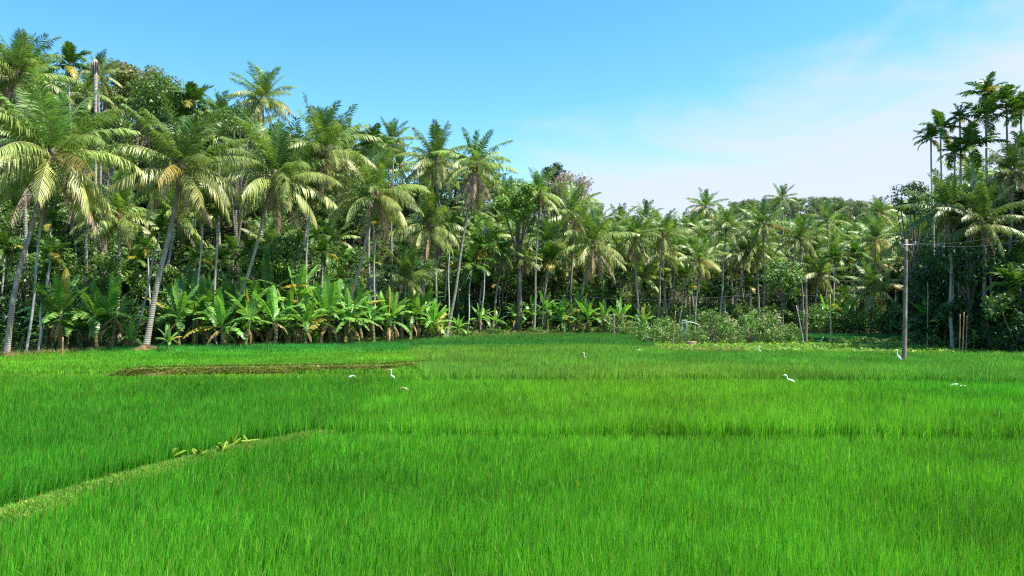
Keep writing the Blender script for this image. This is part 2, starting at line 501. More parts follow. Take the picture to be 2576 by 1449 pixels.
GREENS = [(.075, .16, .028), (.095, .195, .032), (.13, .235, .038), (.06, .14, .03), (.16, .25, .05)]
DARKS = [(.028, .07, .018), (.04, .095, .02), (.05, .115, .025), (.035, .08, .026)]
LIMES = [(.20, .35, .04), (.15, .30, .035), (.25, .38, .05), (.12, .26, .035)]
RUSTY = [(.21, .20, .06), (.25, .18, .075), (.12, .21, .045), (.17, .23, .05)]
PINKS = [(.36, .27, .29), (.42, .33, .34), (.30, .27, .22), (.22, .24, .16)]
GREYS = [(.15, .20, .085), (.13, .20, .07), (.19, .21, .11), (.12, .18, .06)]


def broadleaf(rng, H=9.0, R=3.0, n=2600, size=.30, cols=GREENS, nc=26, low=.25, trunkcol=(.16, .13, .10)):
    """returns (trunk mesh, crown mesh): crown fills from low*H up to H"""
    zc = H * (1 + low) / 2; rz = H * (1 - low) / 2
    c = []
    while len(c) < nc:
        p = rng.uniform(-1, 1, 3)
        q = np.linalg.norm(p)
        if .35 < q < 1:
            c.append(p * np.array([R, R, rz]) * .85 + np.array([0, 0, zc]))
    c = np.array(c); rad = rng.uniform(.22, .42, nc) * R
    mb = MB(); leaf_cloud(mb, c, rad, n, size, cols, rng)
    crown = mb.mesh('crown', M_LEAF)
    tb = MB(); top = np.array([rng.normal(0, .3), rng.normal(0, .3), H * .72])
    P = trunk_path([0, 0, -.3], top, [rng.normal(0, .3), rng.normal(0, .3), 0], 10)
    tube(tb, P, .16 * H / 9 * np.linspace(1.3, .35, 10), 7, np.repeat([trunkcol], 10, 0))
    for j in rng.choice(nc, min(9, nc), replace=False):
        k = rng.integers(3, 8)
        tube(tb, trunk_path(P[k], c[j], [0, 0, -.3], 6), .055 * H / 9 * np.linspace(1.2, .3, 6), 5, np.repeat([trunkcol], 6, 0))
    return tb.mesh('trunk', M_BARK, True), crown


def shrub(rng, H=2.2, R=1.2, n=900, size=.22, cols=GREENS, nc=14):
    c = rng.uniform(-1, 1, (nc, 3)); c /= np.maximum(np.linalg.norm(c, axis=1), 1)[:, None]
    c = c * np.array([R, R, H * .42]) * .85 + np.array([0, 0, H * .5])
    mb = MB(); leaf_cloud(mb, c, rng.uniform(.25, .45, nc) * R, n, size, cols, rng, flat=.9)
    tb = MB()
    for _ in range(9):
        e = c[rng.integers(nc)] * np.array([1, 1, 1.12])
        tube(tb, trunk_path([rng.normal(0, .15), rng.normal(0, .15), -.15], e, [0, 0, .1], 6), .03 * np.linspace(1.1, .4, 6), 5, np.repeat([[.22, .17, .12]], 6, 0))
    return tb.mesh('stem', M_BARK, True), mb.mesh('foliage', M_LEAF)


# ------------------------------------------------------------------ setting: ground sheet
def build_ground():
    xs = np.concatenate([[-2500, -1200, -600, -350], np.arange(-240, 240.1, 2.0), [350, 600, 1200, 2500]])
    ys = np.concatenate([[-1500, -500, -150, -50, -15, 0, 10, 20], np.arange(24, 300.1, 2.0), [350, 450, 700, 1200, 3000]])
    X, Y = np.meshgrid(xs, ys, indexing='ij')
    Z = hills(X, Y)
    V = np.stack([X, Y, Z], -1).reshape(-1, 3)
    nx, ny = len(xs), len(ys)
    i = np.arange(nx - 1)[:, None] * ny; j = np.arange(ny - 1)[None, :]
    Q = np.stack([i + j, i + ny + j, i + ny + j + 1, i + j + 1], -1).reshape(-1, 4)
    mb = MB().add(V, Q)
    me = mb.mesh('ground', M_SOIL, True)
    me.materials.append(M_FLOOR)
    c = V[Q].mean(1); u = np.clip(c[:, 0] / np.maximum(c[:, 1], 1), -1.6, 1.6)
    far = ((c[:, 1] - edge(u)) > -1.5) & (c[:, 1] > 20)
    me.polygons.foreach_set('material_index', far.astype(np.int32))
    o = link('ground', me); o['kind'] = 'structure'; o['label'] = 'muddy paddy floor rising into the wooded hillside'
    return o


build_ground()


def strip(name, pts, width, height, mat, label):
    """a low earth bank following pts on the ground"""
    pts = np.asarray(pts, float)
    d = np.concatenate([[0], np.cumsum(np.linalg.norm(np.diff(pts, axis=0), axis=1))])
    n = int(d[-1] / .25) + 2
    q = np.linspace(0, d[-1], n)
    P = np.stack([np.interp(q, d, pts[:, 0]), np.interp(q, d, pts[:, 1])], 1)
    T = np.gradient(P, axis=0); T /= np.linalg.norm(T, axis=1)[:, None]
    N = np.stack([-T[:, 1], T[:, 0]], 1)
    sec = np.array([[-1.0, -.05], [-.72, .62], [-.3, .97], [.25, 1.0], [.7, .6], [1.0, -.05]])
    hh = height * (.85 + .25 * np.sin(q * .9) * np.sin(q * .37 + 1)) * np.clip(np.minimum(q, d[-1] - q) / 1.2, .05, 1)
    V = []
    for a, b in sec:
        jit = RG.normal(0, .06, n)
        V.append(np.concatenate([P + N * (a * width / 2 + jit * .5)[:, None], (b * hh + jit * .3 * (b > 0))[:, None] + .004], 1))
    V = np.stack(V, 1).reshape(-1, 3); k = len(sec)
    i = np.arange(n - 1)[:, None] * k; j = np.arange(k - 1)[None, :]
    Q = np.stack([i + j, i + k + j, i + k + j + 1, i + j + 1], -1).reshape(-1, 4)
    o = link(name, MB().add(V, Q).mesh(name, mat, True)); o['kind'] = 'structure'; o['label'] = label
    return P


DIAG = np.array([[-8.2, 7.0], [-7.6, 11.0], [-7.23, 13.05], [-6.29, 15.97], [-4.83, 18.6]])
strip('earth_bund', DIAG, .6, .10, M_BUND, 'low weedy earth bund running diagonally between two rice plots')
BROWN = np.array([[-18.6, 35.9], [-16.5, 36.8], [-11, 37.8], [-6.5, 38.6], [-4.8, 40.5]])
strip('earth_bund', BROWN, 1.0, .24, M_BUND, 'low brown earth bund with dry grass beside the pale rice patch')

# ------------------------------------------------------------------ rice
def seg_dist(X, Y, pts):
    best = np.full(X.shape, 1e9)
    for a, b in zip(pts[:-1], pts[1:]):
        d = b - a; t = np.clip(((X - a[0]) * d[0] + (Y - a[1]) * d[1]) / (d @ d), 0, 1)
        best = np.minimum(best, np.hypot(X - a[0] - t * d[0], Y - a[1] - t * d[1]))
    return best


def snoise(X, Y, sc, seed):
    r = np.random.default_rng(seed); v = 0
    for k in range(5):
        a = r.uniform(0, 6.28); f = sc * r.uniform(.6, 1.7)
        v = v + np.sin((X * math.cos(a) + Y * math.sin(a)) * f + r.uniform(0, 6.28) + 1.3 * np.sin((X * math.sin(a) - Y * math.cos(a)) * f * .7))
    return v / 5 * 1.6


def blades(mb, X, Y, Z, H, W, C, rng, lean=.22, wind=(.10, .03), tipc=None):
    n = len(X)
    a = rng.uniform(0, 6.28, n); l = np.abs(rng.normal(0, lean, n)) * H * np.where(rng.random(n) < .06, 3.0, 1.0)
    lx = np.cos(a) * l + wind[0] * H; ly = np.sin(a) * l + wind[1] * H
    f = rng.uniform(0, 6.28, n)
    wx, wy = np.cos(f) * W / 2, np.sin(f) * W / 2
    b = np.stack([X, Y, Z], 1)
    m = np.stack([X + lx * .38, Y + ly * .38, Z + H * .58], 1)
    t = np.stack([X + lx, Y + ly, Z + H * (1 - .25 * (l / (H + 1e-6)))], 1)
    w = np.stack([wx, wy, 0 * wx], 1)
    V = np.stack([b - w * .7, b + w * .7, m - w, m + w, t], 1).reshape(-1, 3)
    k = np.arange(n)[:, None] * 5
    Cb = C
    Ct = C if tipc is None else tipc
    CC = np.stack([Cb, Cb, (Cb + Ct) / 2, (Cb + Ct) / 2, Ct], 1).reshape(-1, 3)
    mb.add(V, k + np.array([0, 1, 3, 2]), k + np.array([2, 3, 4]), CC)


def build_rice():
    rng = np.random.default_rng(5)
    plots = {k: MB() for k in 'ABCDEPF'}
    d0 = 5.6
    ring = d0
    while ring < 108:
        r2 = ring * 1.06
        y0, y1 = ring, r2
        dm = (y0 + y1) / 2
        width = 2 * (.78 * y1 + 2.0)
        dens = 1350 * min(1, (10.0 / dm)) ** 1.25
        nb = int(width * (y1 - y0) * dens)
        per = 7
        nc = nb // per
        cx = rng.uniform(-width / 2, width / 2, nc); cy = rng.uniform(y0, y1, nc)
        X = np.repeat(cx, per) + rng.normal(0, .045 + .0012 * dm, nc * per)
        Y = np.repeat(cy, per) + rng.normal(0, .045 + .0012 * dm, nc * per)
        hc = np.repeat(rng.normal(1, .10, nc), per); vc = np.repeat(rng.normal(1, .16, nc), per)
        u = X / Y
        lim = edge(np.clip(u, -1.6, 1.6)) - 3.6 + np.repeat(rng.normal(0, .3, nc), per)
        jx = .25 * snoise(X, Y, .9, 3)
        # which plot
        pid = np.full(len(X), 'X')
        dd = seg_dist(X, Y, DIAG)
        keep_a = rng.random(len(X))
        bund_y = np.interp(X, [-4.8, 0, 12, 30], [18.5, 17.6, 17.4, 17.7]) + jx * .5
        diag_x = np.interp(Y, DIAG[:, 1], DIAG[:, 0])
        left = np.where(Y < 18.6, X < diag_x, X < np.interp(Y, [18.6, 33], [-4.83, -4.0]))
        near = (Y < bund_y) & ~left
        pid[near] = 'A'
        pid[left & (Y < 31.8 + jx)] = 'B'
        pid[~left & (Y >= bund_y + .62 + .35 * snoise(X, Y, .8, 43)) & (Y < 31.1 + jx)] = 'C'
        pid[(Y >= 32.2 + jx) & (X > np.interp(Y, [33, 38, 42, 56], [-3.6, -4.8, -5.5, -8.0]) + jx)] = 'D'
        dy = np.interp(u, [-.2, .1, .19, .2, .75], [58, 62, 58, 54, 49])
        pid[(pid == 'D') & (Y > dy - 1.0)] = 'X'
        pid[(Y >= 31.8 + jx) & (X <= np.interp(Y, [33, 38, 42, 56], [-3.6, -4.8, -5.5, -8.0]) + jx) & (Y < 37)] = 'P'
        pid[(Y >= 37) & (X <= np.interp(Y, [33, 38, 42, 56], [-3.6, -4.8, -5.5, -8.0]) + jx) & (Y < dy)] = 'S'
        pid[(Y >= dy) & (u < .19)] = 'E'
        pid[(Y >= 74) & (Y < 88) & (u > .36) & (u < .55)] = 'F'
        pid[(dd < .34 + .34 * snoise(X, Y, 1.6, 41))] = 'X'
        pid[(pid == 'A') & (dd < 1.5) & (keep_a < .6 * (1 - (dd - .5) / 1.0))] = 'X'
        pid[seg_dist(X, Y, BROWN) < .62 + .34 * snoise(X, Y, 1.1, 42)] = 'X'
        pid[(Y > lim)] = 'X'
        # a shallow dark furrow with thin rice inside the nearest plots
        big = snoise(X, Y, .16, 8); med = snoise(X, Y, .7, 21)
        keep0 = rng.random(len(X))
        for k, H0, colr, tipr, fat in (
            ('A', .50, (.080, .31, .019), (.132, .40, .024), 1.0),
            ('B', .54, (.080, .315, .021), (.13, .41, .025), 1.0),
            ('C', .53, (.090, .335, .020), (.142, .42, .025), 1.0),
            ('D', .55, (.098, .315, .036), (.175, .40, .05), 1.0),
            ('S', .30, (.12, .38, .028), (.18, .45, .032), 1.1),
            ('E', .50, (.080, .28, .052), (.115, .345, .06), 1.0),
            ('P', .14, (.15, .36, .03), (.20, .42, .035), 1.5),
            ('F', .45, (.045, .24, .055), (.06, .29, .06), 1.2),
        ):
            m = pid == k
            if k == 'P':
                m &= keep0 < 1.0
            if not m.any():
                continue
            n = m.sum()
            H = H0 * hc[m] * (1 + .10 * big[m] + .06 * med[m]) * rng.uniform(.72, 1.12, n)
            z0 = np.zeros(n)
            if k == 'S':
                z0 = z0 + .16 * sm((Y[m] - 37.5) / 2)
                t = sm((Y[m] - dy[m] + 9) / 5)          # taller bluish rice towards the back of this plot
                H = H * (1 + .7 * t)
            ft = np.zeros(n)
            if k == 'C':
                ft = np.exp(-np.maximum(Y[m] - bund_y[m] - .8, 0) / 1.6); H = H * (1 + .12 * ft)
            if k == 'A':
                H = H * (1 - .27 * np.exp(-np.maximum(bund_y[m] - Y[m], 0) / 1.8))
            if k == 'D':
                H = H * (1 + .14 * np.exp(-np.maximum(Y[m] - 32.2, 0) / 2.0))
            if k == 'C':
                H = H * (1 - .25 * np.exp(-np.maximum(31.1 - Y[m], 0) / 2.0))
            if k == 'B':
                ft = np.exp(-np.maximum(dd[m] - .9, 0) / 1.2); H = H * (1 + .14 * ft)
            W = (.0065 + .00052 * dm) * rng.uniform(.7, 1.25, n) * fat
            v = vc[m][:, None] * rng.uniform(.75, 1.25, (n, 1)) * (1 + .10 * med[m] + .05 * big[m])[:, None]
            hue = np.stack([1 + .26 * big[m] + rng.normal(0, .12, n), np.ones(n), np.ones(n)], 1)
            c = np.array(colr) * v * hue; tp = np.array(tipr) * v * hue
            if k == 'S':
                c = c * (1 - t[:, None]) + np.array([.05, .30, .055]) * v * t[:, None]
                tp = tp * (1 - t[:, None]) + np.array([.07, .37, .065]) * v * t[:, None]
            ye = rng.random(n) < (.12 if k == 'D' else .035)
            tp[ye] = np.array([.34, .36, .07]) * v[ye]
            key = 'P' if k in 'PS' else k
            blades(plots[key], X[m], Y[m], z0, H, W, np.clip(c, .004, 1), rng, lean=.15, wind=(.07, .02), tipc=np.clip(tp, .004, 1))
        ring = r2
    names = {'A': 'dense green young rice of the nearest plot', 'B': 'green young rice beyond the diagonal bund',
             'C': 'bright green rice of the middle plot where the largest egret stands', 'D': 'rice with yellowing tips and seed heads further back',
             'E': 'bluish green rice of the farthest plot before the bananas', 'P': 'pale yellow green rice around the brown bund', 'F': 'small dark green rice plot behind the shrubs'}
    for k, mb in plots.items():
        o = link('rice', mb.mesh('rice', M_RICE)); o['kind'] = 'stuff'; o['label'] = names[k]; o['category'] = 'rice'


build_rice()


def ground_leaves(name, X, Y, Z, size, H, cols, label, rng, bladefrac=.4, mat=None, cat='weeds'):
    mb = MB(); n = len(X)
    cols = np.asarray(cols)
    c = cols[rng.integers(0, len(cols), n)] * rng.uniform(.7, 1.3, (n, 1))
    isb = rng.random(n) < bladefrac
    if isb.any():
        blades(mb, X[isb], Y[isb], Z[isb], H * rng.uniform(.5, 1.3, isb.sum()), np.full(isb.sum(), size * .3), c[isb], rng, lean=.7, wind=(0, 0))
    k = ~isb
    if k.any():
        nn = k.sum()
        p = np.stack([X[k], Y[k], Z[k] + rng.random(nn) * H], 1)
        a = rng.uniform(0, 6.28, nn); t = np.stack([np.cos(a), np.sin(a), rng.normal(0.1, .35, nn)], 1)
        nr = rng.normal(0, .4, (nn, 3)); nr[:, 2] += 1; b = np.cross(nr, t); b /= np.linalg.norm(b, axis=1)[:, None]
        L = (size * rng.uniform(.6, 1.4, nn))[:, None]
        V = np.stack([p, p + t * L * .5 + b * L * .3, p + t * L, p + t * L * .5 - b * L * .3], 1).reshape(-1, 3)
        mb.add(V, np.arange(nn)[:, None] * 4 + np.array([0, 1, 2, 3]), None, np.repeat(c[k], 4, 0))
    o = link(name, mb.mesh(name, mat or M_WEED)); o['kind'] = 'stuff'; o['label'] = label; o['category'] = cat
    return o


def along(pts, n, width, rng):
    pts = np.asarray(pts, float); d = np.concatenate([[0], np.cumsum(np.linalg.norm(np.diff(pts, axis=0), axis=1))])
    q = rng.uniform(0, d[-1], n)
    x = np.interp(q, d, pts[:, 0]); y = np.interp(q, d, pts[:, 1])
    a = rng.uniform(-.5, .5, n) * width
    return x + a * .8, y + a * .6, a


_r = np.random.default_rng(31)
x, y, a = along(DIAG, 26000, 1.1, _r)
ground_leaves('bund_weeds', x, y, .12 * np.clip(1.1 - np.abs(a), .1, 1), .05, .20, [(.11, .32, .03), (.16, .36, .03), (.08, .26, .025), (.20, .32, .04), (.25, .26, .07)], 'short yellow green grass and weeds on the diagonal bund', _r, .97)
x, y, a = along(BROWN, 60000, 1.9, _r)
ground_leaves('dry_grass', x, y, .24 * np.interp(np.abs(a), [0, .25, .52, .8, 1], [1.05, 1, .7, .25, .1]), .09, .17, [(.30, .23, .09), (.24, .18, .07), (.36, .31, .11), (.22, .33, .05), (.17, .31, .04), (.14, .30, .035)], 'dry brown grass clinging to the back bund', _r, .7, cat='dry grass')
x, y, a = along(BROWN + np.array([0, .6]), 16000, .9, _r)
ground_leaves('bund_weeds', x, y, .24 + 0 * x, .10, .26, [(.14, .28, .03), (.18, .30, .03), (.10, .22, .03)], 'bright green grass fringe along the top of the brown bund', _r, .7)
# weed strip on the right between rice and shrubs
n = 60000
u = _r.uniform(.19, .80, n); yy = np.interp(u, [.19, .3, .5, .58, .8], [54, 54, 52, 52, 47]) + _r.random(n) * np.interp(u, [.19, .3, .5, .56, .8], [14, 18, 17, 12, 8])
x = u * yy
ground_leaves('weeds', x, yy, np.maximum(hills(x, yy), 0.02), .22, .35, [(.14, .33, .03), (.18, .36, .035), (.10, .26, .03), (.20, .34, .04), (.26, .30, .08)], 'low bright green weeds between the rice and the shrubs', _r, .45)
n = 9000
u = _r.uniform(.185, .31, n); yy = 53.5 + _r.random(n) * 5
ground_leaves('dry_grass', u * yy, yy, 0 * yy, .12, .40, [(.30, .24, .10), (.26, .22, .09), (.20, .22, .06)], 'tan dry grass at the far edge of the rice near the crate', _r, .9, cat='dry grass')
# weeds at the foot of the grove
n = 26000
u = _r.uniform(-.72, .20, n); yy = edge(u) + _r.uniform(-3.6, 3, n)
keep = (u > -.22) | (_r.random(n) < .25)
u, yy = u[keep], yy[keep]
ground_leaves('weeds', u * yy, yy, hills(u * yy, yy), .25, .5, [(.10, .18, .03), (.14, .20, .05), (.20, .18, .08), (.07, .14, .03)], 'mixed weeds along the foot of the grove', _r, .3)
n = 16000
u = _r.uniform(-.72, .20, n); yy = edge(u) - 3.7 + _r.normal(0, .35, n)
ground_leaves('dry_grass', u * yy, yy, np.maximum(hills(u * yy, yy), 0), .11, .62, [(.26, .25, .09), (.30, .25, .11), (.16, .25, .06), (.12, .22, .04)], 'rough straw coloured grass where the rice meets the grove', _r, .95, cat='dry grass')
# fallen leaf litter and low plants on the hillside floor
n = 110000
u = _r.uniform(-.78, .78, n); yy = edge(u) + 3 + _r.random(n) ** 1.2 * 70
ground_leaves('undergrowth', u * yy, yy, hills(u * yy, yy), .42, 1.5, GREENS + DARKS + [(.10, .19, .04)], 'low green undergrowth covering the forest floor', _r, .12, M_LEAF, 'undergrowth')


# ------------------------------------------------------------------ coconut palms
def gz(x, y):
    return float(hills(x, y))


LAND = []        # (short phrase, image x, image y) used to describe what smaller trees stand beside


def proj(p):
    x, y, z = p[0], p[1], p[2] - CAM_Z
    c, s = math.cos(PITCH), math.sin(PITCH)
    f = y * c + z * s; v = -y * s + z * c
    return 1288 + FPX * x / f, 724.5 - FPX * v / f


# crown x, crown y, depth, crown radius (px), base x, dry fronds, label, phrase
HERO = [
    (130, 395, 48, 232, 15, 4, 'largest coconut palm at the left field edge with long drooping fronds and curved trunk', 'the largest left palm'),
    (455, 425, 54, 195, 362, 5, 'big coconut palm leaning right from the red earth mound with browning lower fronds', 'the palm on the earth mound'),
    (692, 445, 60, 172, 560, 5, 'coconut palm with thin slanted trunk rising behind the tall banana leaves', 'the slanted banana-row palm'),
    (818, 382, 64, 150, 690, 6, 'tall coconut palm with spiky top and grey dry fronds wrapped round its slanted trunk', 'the spiky slanted palm'),
    (948, 490, 66, 140, 845, 5, 'lower coconut palm with yellow drooping fronds and steeply leaning dark trunk', 'the yellow drooping palm'),
    (1098, 405, 80, 108, 1098, 6, 'coconut palm on the skyline beside the one with a thick brown skirt', 'the skyline twin palm'),
    (1197, 415, 76, 122, 1120, 14, 'coconut palm with thick skirt of hanging brown dead fronds and orange nuts', 'the brown skirted palm'),
    (660, 250, 84, 98, 672, 4, 'tallest coconut palm standing alone against the blue sky above the grove', 'the lone skyline palm'),
    (988, 352, 92, 70, 985, 1, 'small dark coconut palm crown against the sky with upright fronds', 'the small upright skyline palm'),
    (48, 190, 60, 150, 75, 5, 'very tall coconut palm in the top left corner cut by the picture edge', 'the corner palm'),
    (245, 185, 72, 72, 262, 1, 'coconut palm crown against the sky next to a bare dead trunk', 'the palm by the dead trunk'),
    (550, 285, 82, 78, 550, 2, 'dark green coconut palm crown left of the lone tall skyline palm', 'the palm left of the lone one'),
    (298, 545, 60, 130, 300, 2, 'young coconut palm with upright fronds in the shade under the big palms', 'the shaded young palm'),
    (225, 520, 57, 78, 200, 2, 'slim coconut palm with pale straight trunk in front of the dark understory', 'the pale slim palm'),
    (1080, 570, 74, 122, 1050, 3, 'full coconut palm with arching yellow green fronds above the banana row end', 'the full arching palm'),
    (1357, 488, 88, 76, 1342, 10, 'thin coconut palm with shaggy brown skirt beside the lime green tree', 'the shaggy thin palm'),
    (1440, 540, 96, 90, 1436, 6, 'coconut palm with brown lower fronds below the pink blossoming tree', 'the palm under the blossom'),
    (1382, 612, 94, 86, 1364, 5, 'coconut palm with straight pale slanted trunk and greying fronds over low bananas', 'the straight slanted palm'),
    (1492, 612, 92, 118, 1440, 9, 'broad coconut palm with golden hanging fronds where the far grove begins', 'the golden broad palm'),
    (1598, 600, 98, 88, 1606, 7, 'coconut palm with dense round head above the shrubs left of the crate', 'the round headed palm'),
    (1668, 590, 99, 84, 1652, 4, 'coconut palm with dark trunk directly above the bamboo stake', 'the palm above the stake'),
    (1760, 655, 98, 72, 1746, 5, 'short coconut palm with pale tips above the white pipe frame', 'the short pale palm'),
    (1828, 575, 104, 80, 1806, 3, 'coconut palm with wide level fronds in the middle of the far grove', 'the wide level palm'),
    (1922, 565, 104, 78, 1920, 4, 'coconut palm with tall straight trunk and sunlit cap left of the small pole', 'the sunlit cap palm'),
    (2012, 603, 103, 76, 2020, 3, 'coconut palm with bright yellow front frond just above the small pole', 'the yellow frond palm'),
    (1968, 500, 122, 44, 1972, 1, 'slender coconut palm rising above all others on the far hill', 'the tall far hill palm'),
    (2082, 555, 112, 62, 2078, 3, 'coconut palm with orange hanging frond right of the small pole', 'the orange frond palm'),
    (2202, 605, 100, 74, 2196, 3, 'coconut palm with outspread fronds between the two utility poles', 'the outspread palm'),
    (2212, 535, 122, 50, 2208, 1, 'small coconut palm crown on the far ridge left of the large pole', 'the far ridge palm'),
    (2196, 725, 92, 82, 2190, 2, 'stemless low coconut palm with drooping yellow fronds left of the large pole', 'the low young palm'),
    (2385, 525, 57, 128, 2396, 3, 'large shaded coconut palm with sweeping fronds behind the large pole', 'the large palm by the pole'),
    (2468, 560, 55, 120, 2490, 3, 'dark coconut palm filling the shade right of the large pole', 'the dark right palm'),
    (2545, 430, 57, 105, 2530, 3, 'coconut palm with grey drooping fronds tangled among the right hand areca palms', 'the grey right palm'),
    (1265, 640, 88, 62, 1235, 5, 'small coconut palm with brown lower fronds over the low banana patch', 'the small browning palm'),
    (1320, 655, 88, 58, 1290, 5, 'small coconut palm with dry folded frond left of the straight slanted palm', 'the dry folded palm'),
    (1560, 565, 112, 60, 1560, 3, 'coconut palm crown on the dip of the skyline', 'the skyline dip palm'),
    (1625, 545, 118, 52, 1622, 2, 'blue green coconut palm crown just right of the skyline dip', 'the blue green palm'),
    (1775, 520, 126, 56, 1775, 2, 'coconut palm crown on the rising slope of the far hill', 'the rising slope palm'),
    (1020, 700, 72, 95, 1010, 2, 'young coconut palm sprouting from behind the banana row', 'the sprouting palm'),
    (930, 385, 84, 74, 930, 2, 'bright coconut palm crown just below the small upright skyline palm', 'the bright lower palm'),
    (375, 280, 80, 100, 380, 3, 'coconut palm half hidden below the rusty treetop', 'the half hidden palm'),
]
rgc = np.random.default_rng(101)
dry_pool = [dry_frond_mesh(rgc) for _ in range(7)]
nut_pool = [nut_mesh(rgc) for _ in range(3)]
REFS = []
for i, (vx, vy, D, R, bx, ndry, lab, phrase) in enumerate(HERO):
    c = at(vx, vy, D)
    Db = D + (0.0 if i > 4 else -1.0)
    bX = at(bx, 800, Db)[0]
    bz = gz(bX, Db)
    base = np.array([bX, Db, bz - .15])
    top = c - base
    Rm = R / FPX * D
    t = thing('coconut_palm', lab, 'palm tree', base, group='coconut palms around the rice field')
    dx = top[0]
    P = trunk_path([0, 0, 0], top, [-dx * (.10 if i in (0,) else -.05) + (-.5 if i == 0 else 0), 0, 0], 26, .12, rgc)
    link('trunk', coconut_trunk(P, (.175 if i < 2 else .14) * rgc.uniform(.9, 1.1), lerp([.22, .19, .15], [.34, .31, .26], rgc.random())), t)
    if i < 6 or i in (7, 9, 14):
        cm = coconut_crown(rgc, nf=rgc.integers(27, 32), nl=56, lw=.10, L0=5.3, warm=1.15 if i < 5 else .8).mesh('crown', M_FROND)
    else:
        cm = coconut_crown(rgc, nf=rgc.integers(19, 28), nl=46, lw=.125, warm=rgc.uniform(.35, 1.15) if D > 59 or i < 20 else .25, shade=1.0 if i < 30 or i > 32 else .6, L0=rgc.uniform(4.9, 5.6)).mesh('crown', M_FROND)  # right-hand crowns by the large pole: shade painted into darker leaf colours
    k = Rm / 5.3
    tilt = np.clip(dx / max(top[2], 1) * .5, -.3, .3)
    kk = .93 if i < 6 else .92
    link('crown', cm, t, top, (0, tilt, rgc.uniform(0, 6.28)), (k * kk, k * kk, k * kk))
    g0 = rgc.uniform(0, 6.28)
    for j in range(ndry):
        link('dry_frond', dry_pool[rgc.integers(len(dry_pool))], t, top + np.array([0, 0, -.35 * k - .05 * j]), (0, 0, g0 + j * 2.4 + rgc.normal(0, .3)), np.array([1, 1, 1]) * k * rgc.uniform(.8, 1.0))
    if D < 90:
        for j in range(2):
            a = rgc.uniform(-2.6, -.5) if j == 0 else rgc.uniform(0, 6.28)
            link('coconut_bunch', nut_pool[rgc.integers(3)], t, top + np.array([math.cos(a) * .5, math.sin(a) * .5, -.35]), (0, 0, a), (k, k, k))
    LAND.append((phrase, vx, vy))
    REFS.append((base[0], base[1]))

# ------------------------------------------------------------------ areca palms
ag = np.random.default_rng(77)
areca_pool = [areca_crown(ag).mesh('crown', M_FROND) for _ in range(6)]
ARECA = [
    (2480, 238, 64, 48, 2485, 'areca palm with highest crown of the tight right hand cluster', 'the highest areca'),
    (2482, 292, 63, 56, 2480, 'areca palm with wide dark crown right below the highest one of the right cluster', 'the wide dark areca'),
    (2414, 296, 65, 36, 2420, 'small bright areca palm with yellow lower fronds left of the highest one', 'the small bright areca'),
    (2366, 325, 66, 44, 2374, 'areca palm with dark feathery crown at the left of the right cluster', 'the dark feathery areca'),
    (2342, 350, 67, 36, 2350, 'leftmost areca palm of the right cluster with bare grey fruit stalks', 'the leftmost areca'),
    (2402, 385, 64, 40, 2400, 'areca palm with a single upright bright spear frond low in the right cluster', 'the spear frond areca'),
    (2446, 372, 63, 58, 2452, 'big dark shaded areca palm with hanging fronds inside the right cluster', 'the big shaded areca'),
    (2532, 262, 63, 52, 2542, 'areca palm with full crown right of the highest one', 'the full right areca'),
    (2568, 285, 62, 50, 2566, 'areca palm cut by the right edge of the view', 'the edge areca'),
    (2572, 380, 61, 52, 2560, 'lower dark areca palm at the right edge of the view', 'the lower edge areca'),
    (172, 165, 70, 52, 196, 'bright green areca palm against the sky above the largest left palm', 'the bright sky areca'),
    (487, 258, 78, 54, 490, 'areca palm with yellow lower fronds on the wooded slope left of the lone palm', 'the yellow slope areca'),
    (940, 362, 82, 46, 938, 'pale green areca palm tuft on the skyline', 'the pale skyline areca'),
    (1222, 628, 86, 60, 1208, 'areca palm with full bright tuft and pale trunk above the low bananas', 'the full tuft areca'),
    (1186, 668, 84, 56, 1176, 'shorter areca palm with lime green spread fronds beside the full bright one', 'the lime spread areca'),
    (1132, 585, 80, 50, 1127, 'areca palm with long chalky white trunk at the end of the banana row', 'the chalky trunk areca'),
    (1382, 655, 92, 44, 1360, 'areca palm in the shade below the straight slanted palm', 'the shaded centre areca'),
    (128, 640, 55, 44, 100, 'young areca palm with yellow fronds behind the thin pale trunk', 'the young yellow areca'),
    (112, 505, 50, 40, 66, 'areca palm with whitish leaning trunk beside the largest left palm', 'the whitish left areca'),
    (545, 540, 58, 44, 543, 'areca palm with slim white upright trunk among the tall bananas', 'the slim white areca'),
    (510, 520, 58, 40, 494, 'areca palm with white trunk left of the slim white one', 'the white banana-row areca'),
    (780, 500, 63, 40, 764, 'areca palm with white trunk crossing the spiky slanted palm', 'the crossing areca'),
    (405, 575, 57, 40, 330, 'areca palm with grey trunk leaning hard to the right under the mound palm', 'the hard leaning areca'),
    (945, 560, 70, 40, 940, 'areca palm with white trunk under the yellow drooping palm', 'the white centre areca'),
    (2350, 690, 64, 44, 2330, 'short areca palm with light feathery tuft right of the large pole', 'the short pole areca'),
    (2100, 650, 96, 40, 2098, 'short areca palm with lime tuft in the far grove', 'the far lime areca'),
    (2150, 640, 98, 40, 2148, 'short areca palm with dark tuft in the far grove', 'the far dark areca'),
    (2388, 600, 60, 36, 2404, 'areca palm with pale double lined trunk behind the large palm by the pole', 'the pale right trunk'),
    (2484, 640, 56, 38, 2515, 'areca palm with pale bent trunk in the deep right shade', 'the bent right areca'),
    (108, 745, 51, 34, 96, 'small areca sapling with arching pale fronds at the left field edge', 'the left sapling'),
]
areca_tr = []
